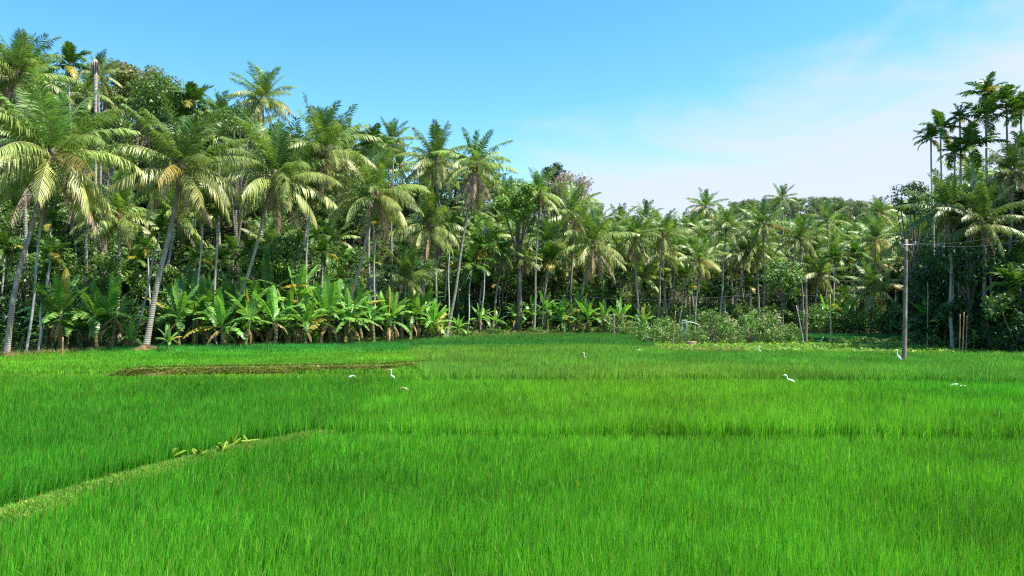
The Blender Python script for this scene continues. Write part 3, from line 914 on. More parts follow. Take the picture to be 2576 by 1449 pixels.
for i, (vx, vy, D, R, bx, lab, phrase) in enumerate(ARECA):
    c = at(vx, vy, D); Db = D - .6
    bX = at(bx, 800, Db)[0]; base = np.array([bX, Db, gz(bX, Db) - .1]); top = c - base
    k = R / FPX * D / 1.75
    t = thing('areca_palm', lab, 'palm tree', base, group='areca palms around the rice field')
    P = trunk_path([0, 0, 0], top, [top[0] * .04, 0, 0], 20, .10, ag)
    link('trunk', areca_trunk(P, .085 * ag.uniform(.85, 1.15), lerp([.33, .34, .30], [.52, .53, .50], ag.random())), t)
    link('crown', areca_pool[i % len(areca_pool)], t, top, (0, 0, ag.uniform(0, 6.28)), (k, k, k))
    LAND.append((phrase, vx, vy)); REFS.append((base[0], base[1]))

# dead snag
c0 = at(240, 150, 70); b0 = np.array([at(245, 300, 70)[0], 70, 0]); b0[2] = gz(b0[0], 70)
mb = MB(); h = c0[2] - b0[2]
tube(mb, trunk_path([0, 0, 0], [c0[0] - b0[0], 0, h], [.1, 0, 0], 14), .15 * np.interp(np.linspace(0, 1, 14), [0, .8, .92, 1], [1.1, .85, 1.35, .8]), 9, np.repeat([[.33, .30, .27]], 14, 0))
for q in range(9):
    a = q * .7
    tube(mb, [[math.cos(a) * .15 + c0[0] - b0[0], math.sin(a) * .15, h - .1], [math.cos(a) * .30 + c0[0] - b0[0], math.sin(a) * .3, h - .5], [math.cos(a) * .26 + c0[0] - b0[0], math.sin(a) * .26, h - 1.3 - .1 * (q % 4)]], [.06, .07, .03], 5, np.repeat([[.30, .26, .22]], 3, 0))
thing('dead_palm_trunk', 'bare grey dead palm trunk without fronds against the sky', 'dead tree', b0, data=mb.mesh('dead_palm_trunk', M_TRUNK, True))
LAND.append(('the bare dead trunk', 240, 170))

# ------------------------------------------------------------------ notable broadleaf trees
bg = np.random.default_rng(55)
SPECIAL = [
    (350, 205, 86, 4.6, 9.5, RUSTY, .30, 9000, 'rounded tree with rusty flushing leaves topping the left hill', 'the rusty treetop'),
    (1305, 500, 88, 3.0, 8.5, LIMES, .34, 3600, 'lime green leafy tree standing out on the slope right of the brown skirted palm', 'the lime tree'),
    (1432, 462, 108, 3.6, 9.0, PINKS, .30, 3600, 'pale pink blossoming tree on the end of the left ridge', 'the blossoming tree'),
    (1392, 430, 108, 2.0, 9.0, DARKS, .32, 1500, 'narrow dark tree top beside the pink blossoming one', 'the narrow dark tree'),
    (695, 640, 63, 2.6, 6.5, GREENS + LIMES[:1], .28, 3200, 'sunlit leafy tree in the dark gap between two slanted trunks', 'the sunlit gap tree'),
    (250, 680, 58, 2.2, 6.0, LIMES[:2] + GREENS, .26, 2400, 'small bright leafed tree behind the pale slim palm', 'the bright small tree'),
    (425, 250, 80, 4.0, 8.5, GREENS, .32, 6000, 'dense green tree on the slope right of the rusty treetop', 'the dense slope tree'),
    (262, 345, 66, 3.0, 9.0, GREENS + RUSTY[:1], .28, 4600, 'dense green tree with rusty patches behind the largest left palm', 'the patchy tree'),
    (2500, 520, 61, 3.4, 9.5, DARKS + GREENS[:1], .28, 4200, 'dark broad leaved tree under the right hand areca cluster', 'the dark right tree'),
    (2566, 650, 57, 3.2, 8.5, DARKS, .30, 4200, 'very dark shaded tree at the right edge of the view', 'the darkest tree'),
    (2432, 492, 57, 1.3, 10.5, GREENS + LIMES[3:], .30, 900, 'tree with bright leaf spray catching sun right of the large palm', 'the sunny spray tree'),
    (1965, 690, 95, 3.4, 7.0, GREENS, .34, 3000, 'leafy creeper covered tree behind the small pole', 'the creeper tree'),
    (2440, 640, 56.5, 3.0, 6.0, DARKS + GREENS[:1], .28, 3600, 'dense dark tree filling the shade behind the brown stick trio', 'the stick trio tree'),
    (2575, 490, 60, 2.6, 9.0, DARKS, .28, 3000, 'dark tree crown under the edge areca palms', 'the edge dark tree'),
    (2375, 700, 62, 2.6, 5.0, DARKS + GREENS[:1], .28, 2600, 'low dark tree right of the tall concrete pole', 'the low pole tree'),
    (2300, 495, 72, 2.2, 13.0, DARKS, .26, 1900, 'small round dark tree on the skyline behind the large pole', 'the skyline round tree'),
    (590, 320, 74, 3.0, 7.5, GREENS, .28, 3000, 'green leafy tree between the palms below the lone skyline palm', 'the tree under the lone palm'),
]
for vx, vy, D, R, H, cols, sz, n, lab, phrase in SPECIAL:
    top = at(vx, vy, D); b = np.array([top[0], D, gz(top[0], D)])
    zc = top[2] - b[2]
    Ht = max(zc + R * .75, 4.0)
    low = np.clip((zc - R) / Ht, .08, .8)
    tm, cm = broadleaf(bg, Ht, R, n, sz, cols, 26, low)
    t = thing('leafy_tree', lab, 'tree', b, group='broadleaf trees of the grove')
    link('trunk', tm, t); link('crown', cm, t)
    LAND.append((phrase, vx, vy)); REFS.append((b[0], b[1]))

# ------------------------------------------------------------------ words for the many smaller trees
USED = {}


def beside(p, head, tail=''):
    vx, vy = proj(p)
    best = sorted(LAND, key=lambda q: (q[1] - vx) ** 2 + (q[2] - vy) ** 2)
    for q in best[:20]:
        dx, dy = vx - q[1], vy - q[2]
        if abs(dx) > 1.6 * abs(dy):
            w = 'right of' if dx > 0 else 'left of'
        elif abs(dy) > 1.6 * abs(dx):
            w = 'above' if dy < 0 else 'below'
        else:
            w = ('upper ' if dy < 0 else 'lower ') + ('right of' if dx > 0 else 'left of')
        near = 'just ' if math.hypot(dx, dy) < 70 else ''
        lab = f'{head} {near}{w} {q[0]}'
        if lab not in USED and len(lab.split()) <= 16:
            USED[lab] = 1
            return lab
    return lab


# ------------------------------------------------------------------ filler trees
fg = np.random.default_rng(2024)


SK_X = [0, 100, 170, 260, 330, 400, 470, 560, 640, 760, 830, 900, 980, 1050, 1180, 1270, 1340, 1440, 1480, 1550, 1640, 1720, 1800, 1870, 1960, 2100, 2200, 2260, 2300, 2340, 2420, 2576]
SK_Y = [110, 130, 150, 200, 175, 200, 240, 260, 260, 310, 310, 345, 345, 375, 385, 440, 445, 440, 515, 545, 540, 530, 520, 505, 497, 497, 510, 520, 495, 440, 430, 340]


def cap(x, y, h, over, extra=0.0):
    """height of a tree so that its top stays under the treeline seen against the sky"""
    vx = 1288 + FPX * x / y
    lim = np.interp(vx, SK_X, SK_Y) + extra
    zmax = CAM_Z + (777 - lim) / FPX * y - over
    return max(min(h, zmax - gz(x, y)), 0.0)



far_pool = [coconut_crown(fg, nf=fg.integers(18, 27), nl=34, lw=.17, warm=fg.uniform(.4, 1.1), L0=fg.uniform(4.8, 5.6)).mesh('crown', M_FROND) for _ in range(12)]
trunk_pool = [coconut_trunk(trunk_path([0, 0, 0], [l, 0, 10], [b, .2, 0], 16, .1, fg), .15, lerp([.26, .23, .19], [.42, .39, .34], fg.random())) for l, b in ((0, .2), (1.2, -.3), (2.4, .4), (-.8, .3), (.5, -.5))]
trunk_lean = [0, 1.2, 2.4, -.8, .5]


def put_palm(x, y, h, k, lab, group, ndry=1):
    t = thing('coconut_palm', lab, 'palm tree', (x, y, gz(x, y) - .15), fg.uniform(-.5, .5), 1.0, group)
    j = fg.integers(len(trunk_pool)); s = h / 10.0
    link('trunk', trunk_pool[j], t, scale=(1, 1, s))
    top = np.array([trunk_lean[j], 0, h])
    link('crown', far_pool[fg.integers(len(far_pool))], t, top, (fg.normal(0, .08), fg.normal(0, .08), fg.uniform(0, 6.28)), (k, k, k))
    for q in range(ndry):
        link('dry_frond', dry_pool[fg.integers(len(dry_pool))], t, top + np.array([0, 0, -.35]), (0, 0, fg.uniform(0, 6.28)), (k * .9,) * 3)


def scatter(n, ulo, uhi, dlo, dhi, mind, occupied, power=1.0, tries=40):
    out = []
    for _ in range(n * tries):
        if len(out) >= n:
            break
        u = fg.uniform(ulo, uhi); d = dlo + (dhi - dlo) * fg.random() ** power
        y = float(edge(u)) + d; x = u * y
        if all((x - a) ** 2 + (y - b) ** 2 > mind * mind for a, b in occupied) :
            occupied.append((x, y)); out.append((x, y))
    return out


occ = list(REFS)
for x, y in scatter(30, -.76, .02, 10, 42, 4.6, occ):
    h = cap(x, y, fg.uniform(6, 10), 3.2)
    if h < 2.5:
        continue
    put_palm(x, y, h, fg.uniform(.62, .85), beside((x, y, gz(x, y) + h), 'coconut palm crowded into the left slope'), 'coconut palms on the left slope')
for x, y in scatter(34, -.05, .17, 5, 40, 3.9, occ):
    h = cap(x, y, fg.uniform(7, 12), 3.0)
    if h < 2.5:
        continue
    put_palm(x, y, h, fg.uniform(.6, .8), beside((x, y, gz(x, y) + h), 'coconut palm in the middle of the grove'), 'coconut palms in the middle')
for x, y in scatter(110, .13, .55, 3, 66, 4.0, occ):
    h = cap(x, y, fg.uniform(8.0, 12.5), 3.0, fg.uniform(0, 25) + np.interp(x / y, [.27, .33, .5, .54], [0, 38, 32, 0]))
    if h < 2.5:
        continue
    put_palm(x, y, h, fg.uniform(.58, .82), beside((x, y, gz(x, y) + h), 'pale coconut palm of the far grove'), 'coconut palms of the far grove')
for x, y in scatter(9, .56, .74, 8, 26, 4.0, occ):
    h = fg.uniform(7.5, 11)
    put_palm(x, y, h, fg.uniform(.75, .95), beside((x, y, gz(x, y) + h), 'shaded coconut palm of the right thicket'), 'coconut palms of the right thicket')

# slim areca trunks and small tufts filling the grove
ar_tr = [areca_trunk(trunk_path([0, 0, 0], [l, 0, 8], [.15, 0, 0], 14, .06, fg), .08, lerp([.36, .37, .33], [.55, .56, .52], fg.random())) for l in (0, .5, 1.1, -.4)]
ar_l = [0, .5, 1.1, -.4]


def put_areca(x, y, h, k, lab, group):
    t = thing('areca_palm', lab, 'palm tree', (x, y, gz(x, y) - .1), fg.uniform(-.7, .7), 1.0, group)
    j = fg.integers(4)
    link('trunk', ar_tr[j], t, scale=(1, 1, h / 8))
    link('crown', areca_pool[fg.integers(len(areca_pool))], t, (ar_l[j], 0, h), (0, 0, fg.uniform(0, 6.28)), (k, k, k))


occ2 = list(REFS)
for x, y in scatter(26, -.70, .0, 1.0, 14, 2.2, occ2):
    h = fg.uniform(5, 9)
    put_areca(x, y, h, fg.uniform(.6, .85), beside((x, y, gz(x, y) + h), 'slim areca palm in the left understory'), 'slim areca palms of the left grove')
for x, y in scatter(34, .0, .55, .5, 14, 2.4, occ2):
    h = fg.uniform(4.5, 8)
    put_areca(x, y, h, fg.uniform(.6, .9), beside((x, y, gz(x, y) + h), 'slim areca palm at the foot of the far grove'), 'slim areca palms of the far grove')
for x, y in scatter(50, .562, .76, -2.5, 14, 1.3, occ2):
    h = fg.uniform(3.0, 13)
    put_areca(x, y, h, fg.uniform(.75, 1.0), beside((x, y, gz(x, y) + h), 'shaded areca palm of the right thicket'), 'areca palms of the right thicket')

# broadleaf filler
tree_pool = [broadleaf(fg, 8.0, fg.uniform(2.4, 3.2), 2300, .30, c, 22, lo) for c, lo in ((GREENS, .2), (GREENS, .12), (DARKS + GREENS[:2], .15), (GREENS + LIMES[3:], .1), (GREENS + RUSTY[2:], .2), (GREENS + LIMES[:2], .2), (DARKS + GREENS[:1], .3))]
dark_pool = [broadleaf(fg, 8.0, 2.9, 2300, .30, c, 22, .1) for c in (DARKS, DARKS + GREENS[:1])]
grey_pool = [broadleaf(fg, 8.0, r_, 1900, .34, c, 20, .2) for c, r_ in ((GREYS, 3.0), (GREYS + GREENS[:1], 2.6), (GREENS[:3], 3.2), (GREYS[2:3], 2.3))]


def put_tree(x, y, s, lab, group, pool=tree_pool, name='leafy_tree'):
    t = thing(name, lab, 'tree', (x, y, gz(x, y) - .1), fg.uniform(0, 6.28), s, group)
    a, b = pool[fg.integers(len(pool))]
    link('trunk', a, t); link('crown', b, t)


occ3 = []
for x, y in scatter(125, -.76, .12, 4.5, 46, 2.6, occ3, .9):
    s = cap(x, y, fg.uniform(6.8, 9.4), 0) / 8.2
    if s < .4:
        continue
    put_tree(x, y, s, beside((x, y, gz(x, y) + 6 * s), 'leafy tree on the left slope'), 'leafy trees on the left slope')
for x, y in scatter(75, .09, .56, 3.5, 60, 3.2, occ3, .9):
    s = cap(x, y, fg.uniform(5.6, 8.0), 0, 15) / 8.2
    if s < .4:
        continue
    put_tree(x, y, s, beside((x, y, gz(x, y) + 6 * s), 'leafy tree between the far palms'), 'leafy trees of the far grove')
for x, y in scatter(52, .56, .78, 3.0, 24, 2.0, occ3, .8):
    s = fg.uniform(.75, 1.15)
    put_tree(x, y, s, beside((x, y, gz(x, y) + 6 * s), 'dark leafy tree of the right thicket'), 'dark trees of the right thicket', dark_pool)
for x, y in scatter(70, .30, .57, 60, 98, 3.6, occ3):
    s = cap(x, y, fg.uniform(7, 9.5), 0, -8) / 8.2
    if s < .45:
        continue
    put_tree(x, y, s, beside((x, y, gz(x, y) + 6 * s), 'greyish tree on the far hilltop'), 'greyish trees on the far hilltop', grey_pool)

# understory bushes: dark leaf colours paint deeper shade between the left trunks
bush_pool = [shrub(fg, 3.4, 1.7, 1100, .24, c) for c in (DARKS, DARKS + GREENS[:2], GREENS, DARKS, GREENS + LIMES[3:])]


def put_shrub(x, y, s, lab, group, pool, name='shrub'):
    t = thing(name, lab, 'shrub', (x, y, gz(x, y) - .05), fg.uniform(0, 6.28), s, group)
    a, b = pool[fg.integers(len(pool))]
    link('stem', a, t); link('foliage', b, t)


occ4 = []
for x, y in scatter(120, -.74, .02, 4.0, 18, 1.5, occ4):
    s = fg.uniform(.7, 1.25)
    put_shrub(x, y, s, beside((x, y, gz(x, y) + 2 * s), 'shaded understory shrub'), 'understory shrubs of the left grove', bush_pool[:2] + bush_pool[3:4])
for x, y in scatter(90, .02, .55, 1.5, 14, 1.7, occ4):
    s = fg.uniform(.7, 1.25)
    put_shrub(x, y, s, beside((x, y, gz(x, y) + 2 * s), 'understory shrub of the far grove'), 'understory shrubs of the far grove', bush_pool)
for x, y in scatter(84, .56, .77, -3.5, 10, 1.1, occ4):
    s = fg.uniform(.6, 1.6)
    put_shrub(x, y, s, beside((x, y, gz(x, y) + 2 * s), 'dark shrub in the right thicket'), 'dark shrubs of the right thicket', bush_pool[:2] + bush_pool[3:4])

# ------------------------------------------------------------------ cassava shrubs in the middle right
CASS = [(.13, .26, .05), (.10, .22, .045), (.18, .30, .06), (.25, .25, .11), (.08, .18, .04), (.16, .30, .05)]
cass_pool = [shrub(fg, fg.uniform(2.1, 2.8), 1.25, 760, .21, c, 22) for c in (CASS, CASS + [(.24, .20, .10)], CASS[:3] + GREENS[:2], CASS + LIMES[:1])]
CS = [(1640, 65), (1668, 68), (1700, 65), (1722, 69), (1750, 64.5), (1772, 69), (1800, 66), (1826, 70), (1846, 65), (1872, 69), (1892, 66), (1915, 69), (1935, 66), (1958, 69), (1972, 66.5), (1990, 70), (1610, 76), (1580, 84), (1550, 88), (1660, 75), (1700, 76), (1745, 76), (1790, 77), (1835, 77), (1880, 78), (1925, 78)]
for i, (vx, D) in enumerate(CS):
    x = at(vx, 800, D)[0]; s = fg.uniform(.6, 1.25) * (1.15 if 1760 < vx < 1930 else 1)
    put_shrub(x, D, s, beside((x, D, gz(x, D) + 1.5), 'tall cassava shrub of the weedy plot' if D < 72 else 'cassava shrub in the back of the weedy plot'), 'cassava shrubs beside the rice', cass_pool, 'cassava_shrub')
low_pool = [shrub(fg, 1.4, 1.1, 700, .19, c, 12) for c in (CASS[:3] + GREENS[:2], GREENS)]
for i, (vx, D) in enumerate([(2078, 68), (2105, 69), (2160, 68), (2190, 67), (2215, 68), (2240, 67), (2262, 66), (2310, 62), (2352, 60), (2400, 59), (2440, 57), (2475, 57), (2030, 70)]):
    x = at(vx, 800, D)[0]
    put_shrub(x, D, fg.uniform(.5, .75) if vx < 2300 else fg.uniform(.9, 1.25), beside((x, D, gz(x, D) + 1), 'low green shrub in the weed strip'), 'low shrubs in the weed strip', low_pool, 'low_shrub')
for i, (vx, D) in enumerate([(2050, 92), (2078, 94), (2105, 92), (2135, 94), (2162, 92), (2190, 93), (2218, 91), (2246, 90)]):
    x = at(vx, 800, D)[0]
    put_shrub(x, D, fg.uniform(1.3, 1.8), beside((x, D, gz(x, D) + 2), 'greyish shrub behind the small far rice plot'), 'shrubs behind the small far rice plot', cass_pool, 'shrub')
for i in range(20):
    u = -.10 + .27 * (i + .5) / 20; D = float(edge(u)) - fg.uniform(1.8, 3.2); x = u * D
    put_shrub(x, D, fg.uniform(.6, .95), beside((x, D, gz(x, D) + .8), 'low weedy shrub at the far rice edge'), 'low shrubs at the far rice edge', low_pool, 'low_shrub')

# ------------------------------------------------------------------ bananas
bn = np.random.default_rng(9)
ban_pool = [(banana_stem(bn, h), banana_crown(bn, bn.integers(11, 15), L, h, b), banana_dry(bn, h)) for h, L, b in ((2.1, 2.4, 1.0), (1.8, 2.2, 1.2), (2.4, 2.5, .85), (2.0, 2.3, 1.25), (1.5, 2.0, 1.0), (2.2, 2.2, 1.05), (1.9, 2.5, .8), (2.6, 2.1, 1.1), (1.6, 2.6, 1.3))]
BAN = [  # image x, depth, scale, label
    (158, 52, 1.05, 'banana plant with one tall upright leaf left of the pale slim trunk'),
    (118, 53.5, .8, 'small banana plant in the shade by the whitish leaning trunk'),
    (245, 53, .95, 'banana plant with dark broad leaves right of the pale slim trunk'),
    (278, 54, 1.0, 'banana plant with leaves reaching over the red earth mound'),
    (330, 54.5, .62, 'young yellowing banana plant standing at the red earth mound'),
    (452, 56, 1.0, 'banana plant with glossy leaves spread right of the mound palm trunk'),
    (490, 57, 1.12, 'tall banana plant between the two slim white trunks'),
    (520, 58, 1.0, 'banana plant behind the slim white trunk in the row'),
    (562, 57, 1.05, 'banana plant with an upturned leaf right of the slim white trunk'),
    (612, 56.5, .92, 'banana plant with a brown curled leaf and arching front leaves'),
    (640, 60, 1.2, 'tall banana plant with upright leaves below the slanted banana-row palm'),
    (676, 62, 1.32, 'tallest banana plant of the row with two dark upright leaves'),
    (690, 58, .95, 'banana plant with a yellow hanging leaf in the row'),
    (722, 60, 1.1, 'banana plant with torn leaves left of the bright upright pair'),
    (757, 62, 1.35, 'banana plant with two bright upright leaves catching the sun'),
    (770, 59, .95, 'banana plant with drooping leaves and brown stem in the row'),
    (805, 62, 1.05, 'banana plant with a thin flower stalk above its leaves'),
    (835, 63, 1.1, 'banana plant with pale torn leaves near the middle of the row'),
    (868, 65, 1.2, 'banana plant with dark crown under the spiky slanted palm'),
    (885, 63.5, .95, 'banana plant with withered brown leaves along its stem'),
    (915, 66, 1.15, 'banana plant with bluish leaves behind the withered one'),
    (940, 66, 1.05, 'banana plant with a yellow leaf base right of the withered one'),
    (972, 68, 1.2, 'banana plant with crossed leaves under the yellow drooping palm'),
    (998, 69, 1.05, 'banana plant with hanging leaf fringe right of the crossed one'),
    (1030, 71, 1.1, 'banana plant with long falling leaves near the row end'),
    (1055, 73, .98, 'banana plant with yellow leaf tip near the row end'),
    (1085, 74, .95, 'last full banana plant at the right end of the row'),
    (1118, 76, .62, 'small banana sprout beyond the row end'),
    (1150, 78, .6, 'bright yellow green banana sprout by the chalky trunk'),
    (425, 51.5, .35, 'tiny banana sucker with a brown leaf at the mound foot'),
    (1205, 84, .75, 'low banana plant by the full tuft areca trunk'),
    (1250, 86, .85, 'low yellowish banana plant of the middle patch'),
    (1300, 88, .9, 'low banana plant in the middle patch left of the pale slanted trunk'),
    (1345, 89, 1.0, 'banana plant around the pale slanted trunk foot'),
    (1378, 89, 1.0, 'banana plant with broad leaf right of the pale slanted trunk'),
    (1412, 90, .95, 'banana plant of the middle patch under the golden broad palm'),
    (1447, 91, 1.1, 'banana plant with raised leaf under the golden broad palm'),
    (1482, 90, 1.0, 'banana plant with bright leaves right of the raised leaf one'),
    (1520, 91, .9, 'banana plant with brown fallen leaf left of the cassava shrubs'),
    (1560, 92, .95, 'last banana plant left of the cassava shrubs'),
    (1610, 92, 1.0, 'dark banana plant rising behind the cassava shrubs'),
    (2335, 63, .95, 'dark banana plant with drooping leaves right of the large pole'),
    (2375, 60, .8, 'shaded banana plant in the right thicket'),
    (2080, 92, 1.1, 'banana plant with leaning bright leaves behind the small far plot'),
    (2120, 94, 1.1, 'banana plant with long level leaf behind the small far plot'),
    (2448, 55, .4, 'small banana sprout at the right thicket edge'),
]
for i, (vx, D, s, lab) in enumerate(BAN):
    x = at(vx, 800, D)[0]
    t = thing('banana_plant', lab, 'banana plant', (x, D, gz(x, D) - .05), bn.uniform(0, 6.28), s * bn.uniform(.85, 1.15) * (1.24 if vx < 1100 else 1.1), 'banana plants along the rice')
    a, b, c = ban_pool[i % len(ban_pool)]
    link('stem', a, t); link('crown', b, t)
    t.rotation_euler = (bn.normal(0, .09), bn.normal(0, .09), t.rotation_euler[2])
    if s > .6:
        link('dry_leaf', c, t)
for i in range(34):
    vx = 110 + i * 29.5 + bn.uniform(-9, 9); D = float(edge((vx - 1288) / FPX)) - bn.uniform(.6, 2.8)
    if 335 < vx < 420:
        continue
    x = at(vx, 800, D)[0]
    t = thing('banana_plant', beside((x, D, gz(x, D) + 1.8), 'shorter banana plant at the front of the row'), 'banana plant', (x, D, gz(x, D) - .05), bn.uniform(0, 6.28), bn.uniform(.6, .98), 'shorter banana plants at the front of the row')
    t.rotation_euler = (bn.normal(0, .12), bn.normal(0, .12), t.rotation_euler[2])
    a, b, c = ban_pool[bn.integers(len(ban_pool))]
    link('stem', a, t); link('crown', b, t)
    if bn.random() < .6:
        link('dry_leaf', c, t)
for i in range(40):
    vx = bn.uniform(440, 1090); D = float(edge((vx - 1288) / FPX)) + bn.uniform(-1.5, 4)
    x = at(vx, 800, D)[0]
    t = thing('banana_plant', beside((x, D, gz(x, D) + 2.5), 'banana plant in the back rows'), 'banana plant', (x, D, gz(x, D) - .05), bn.uniform(0, 6.28), bn.uniform(.95, 1.5), 'banana plants in the back rows')
    a, b, c = ban_pool[bn.integers(len(ban_pool))]
    link('stem', a, t); link('crown', b, t); link('dry_leaf', c, t)

# broad bright weeds on the diagonal bund
wg = np.random.default_rng(4)
for i, (vx, vy, D, L, tilt, lab) in enumerate([
    (585, 1118, 16.6, .30, 70, 'upright bright yellow green leaf plant on the diagonal bund'),
    (622, 1102, 17.1, .20, 15, 'broad slanting leaf plant at the upper bund end'),
    (560, 1140, 16.0, .24, 40, 'clump of broad weeds with small leaves on the bund'),
    (430, 1142, 15.3, .30, 30, 'single broad leaf plant among the rice left of the bund'),
    (500, 1155, 15.5, .22, 35, 'low broad leaf weed on the lower bund')]):
    p = at(vx, vy, D)
    t = MB()
    for q in range(3 if i != 2 else 6):
        banana_leaf(t, np.array([0, 0, .15]), L * wg.uniform(.7, 1.1) * (1.0 if q else 1.2), .06, D2R(tilt if q == 0 else wg.uniform(20, 75)), D2R(14), wg.uniform(0, 6.28) if q else .3, np.array([.20, .34, .03]) * wg.uniform(.8, 1.1), wg, torn=0)
    tube(t, [[0, 0, -.1], [0, 0, .1], [0, 0, .2]], [.012, .01, .006], 5, np.repeat([[.14, .26, .05]], 3, 0))
    thing('broad_leaf_weed', lab, 'weed', (p[0], p[1], max(p[2] - .25, .12)), data=t.mesh('broad_leaf_weed', M_BANANA))

# ------------------------------------------------------------------ earth mounds
def mound(vx, D, rx, ry, h, lab):
    x = at(vx, 800, D)[0]; r = np.random.default_rng(int(vx))
    n, m = 28, 10
    th = np.linspace(0, 2 * np.pi, n, endpoint=False); s = np.linspace(0, 1, m)
    V = []
    for si in s:
        for t in th:
            rr = si * (1 + .16 * math.sin(3 * t + vx) + .08 * math.sin(7 * t))
            z = h * (1 - si ** 1.6) * (1 + .22 * math.sin(4 * t + 5 * si)) + r.normal(0, .04) * (si < .98)
            V.append((rx * rr * math.cos(t), ry * rr * math.sin(t), z - .12))
    Q = [(i * n + j, i * n + (j + 1) % n, (i + 1) * n + (j + 1) % n, (i + 1) * n + j) for i in range(m - 1) for j in range(n)]
    thing('earth_mound', lab, 'earth mound', (x, D, gz(x, D)), data=MB().add(V, Q).mesh('earth_mound', M_MOUND, True))


mound(366, 52.3, 1.9, 1.1, .75, 'heap of red brown dug earth at the foot of the leaning palm')
mound(410, 51.6, 1.4, .8, .5, 'lower pale end of the dug earth right of the red heap')
mound(22, 46.4, 1.8, 1.0, .55, 'brown earth heap at the root of the largest left palm')

# ------------------------------------------------------------------ utility poles, wires, stakes
def pole(vx, vytop, vybase, D, w0, w1, arm, lab):
    b = at(vx, vybase, D); tp = at(vx + 6 if D < 50 else vx, vytop, D)
    z0 = gz(b[0], D) - .3; h = tp[2] - z0
    t = thing('utility_pole', lab, 'utility pole', (b[0], D, z0))
    lx = tp[0] - b[0]
    mb = MB(); n = 8
    for k in range(1):
        V = []
        for s in np.linspace(0, 1, n):
            w = lerp(w0, w1, s) / 2; q = w * .55
            V += [(lx * s - w, -q, h * s), (lx * s + w, -q, h * s), (lx * s + w, q, h * s), (lx * s - w, q, h * s)]
        Q = [(4 * i + j, 4 * i + (j + 1) % 4, 4 * i + 4 + (j + 1) % 4, 4 * i + 4 + j) for i in range(n - 1) for j in range(4)] + [(4 * n - 4, 4 * n - 3, 4 * n - 2, 4 * n - 1)]
        mb.add(V, Q, None, (.235, .19, .155))
    link('post', mb.mesh('post', M_CONC), t)
    mb = MB(); box(mb, (lx, -w1 * .5 - .04, h - arm[1]), (arm[0], .06, .06), (.30, .28, .26))
    tube(mb, [[lx - arm[0] * .3, -w1 * .5 - .05, h - arm[1]], [lx, -w1 * .5 - .03, h - arm[1] - .45]], [.018, .018], 5, (.4, .4, .4))
    link('crossarm', mb.mesh('crossarm', M_IRON), t)
    ends = []
    for sx in (-.46, .46):
        mb = MB(); z = np.array([0, .03, .06, .09, .12, .15]); r = np.array([.025, .05, .03, .05, .045, .01])
        p = np.array([lx + sx * arm[0], -w1 * .5 - .04, h - arm[1] + .05])
        tube(mb, np.stack([0 * z, 0 * z, z], 1), r, 10, np.repeat([[.62, .60, .56]], 6, 0))
        link('insulator', mb.mesh('insulator', M_PLASTIC, True), t, p)
        ends.append(np.array([b[0], D, z0]) + p + np.array([0, 0, .1]))
    return ends, np.array([b[0] + lx, D, z0 + h])


e1, top1 = pole(2274, 602, 908, 43.5, .24, .16, (1.0, .34), 'tall weathered concrete utility pole standing in the rice on the right')
e2, top2 = pole(2028, 695, 856, 66, .22, .14, (1.0, .18), 'smaller distant concrete utility pole with a crossarm at the weed strip')
mbp = MB(); box(mbp, (0, 0, 0), (.9, .06, .07), (.4, .4, .4))


def cable(a, b, sag, r, lab):
    s = np.linspace(0, 1, 24)[:, None]
    P = np.asarray(a) * (1 - s) + np.asarray(b) * s
    P[:, 2] -= sag * 4 * (s * (1 - s))[:, 0]
    mb = MB(); tube(mb, P - P[0], r, 5, (.22, .22, .22))
    thing('power_cable', lab, 'cable', P[0], data=mb.mesh('power_cable', M_PLASTIC))


far1 = at(2640, 560, 36); far2 = at(2640, 585, 36)
cable(e1[0], far1, .45, .007, 'upper thin wire running from the tall pole to the right edge')
cable(e1[1], far2, .45, .007, 'lower thin wire running from the tall pole to the right edge')
pA = at(1470, 746, 88); pB = at(1735, 751, 82); pC = at(1930, 735, 82); pE = at(2262, 753, 70)
cable(pA, pB, .25, .008, 'thin wire crossing in front of the bananas up to the slim stake')
cable(pB, pC, .12, .008, 'thin wire rising from the slim stake towards the sunlit cap palm')
cable(pC, pE, .12, .008, 'thin wire sloping from the far grove down to the tall pole')
cable(e2[1], at(2240, 690, 100), .6, .008, 'thin wire leaving the small pole towards the far grove')


def stake(vx0, vy0, vx1, vy1, D, r, colr, lab, name='bamboo_stake'):
    a = at(vx0, vy0, D); b = at(vx1, vy1, D)
    a[2] = min(a[2], gz(a[0], D)) - .15
    n = 9; s = np.linspace(0, 1, n)
    mb = MB(); P = trunk_path([0, 0, 0], b - a, [.03, 0, 0], n)
    tube(mb, P, r * (1.1 - .35 * s), 7, np.repeat([colr], n, 0))
    thing(name, lab, 'stake', a, data=mb.mesh(name, M_WOOD, True))


stake(1690, 848, 1699, 782, 62, .045, (.36, .25, .10), 'leaning bamboo stake left of the pinkish crate')
stake(1735, 815, 1735, 746, 82, .05, (.34, .25, .12), 'upright bamboo stake carrying the thin wire behind the cassava')
stake(2024, 852, 2003, 768, 65.5, .04, (.48, .45, .40), 'pale stick leaning against the small distant pole')
stake(2091, 857, 2088, 740, 66, .055, (.46, .38, .27), 'pale bare post between the two utility poles')
stake(2332, 850, 2334, 710, 60, .05, (.38, .31, .20), 'tall bamboo pole right of the tall concrete pole')
stake(155, 900, 158, 848, 48, .05, (.36, .25, .13), 'short brown stake at the rice edge below the left bananas')
stake(2412, 858, 2415, 790, 52.5, .04, (.34, .22, .12), 'brown stick of the small trio in the right weeds')
stake(2419, 858, 2425, 785, 52.7, .04, (.34, .22, .12), 'tilted brown stick of the trio in the right weeds')
stake(2428, 858, 2433, 795, 52.9, .04, (.30, .20, .11), 'rightmost brown stick of the trio in the right weeds')
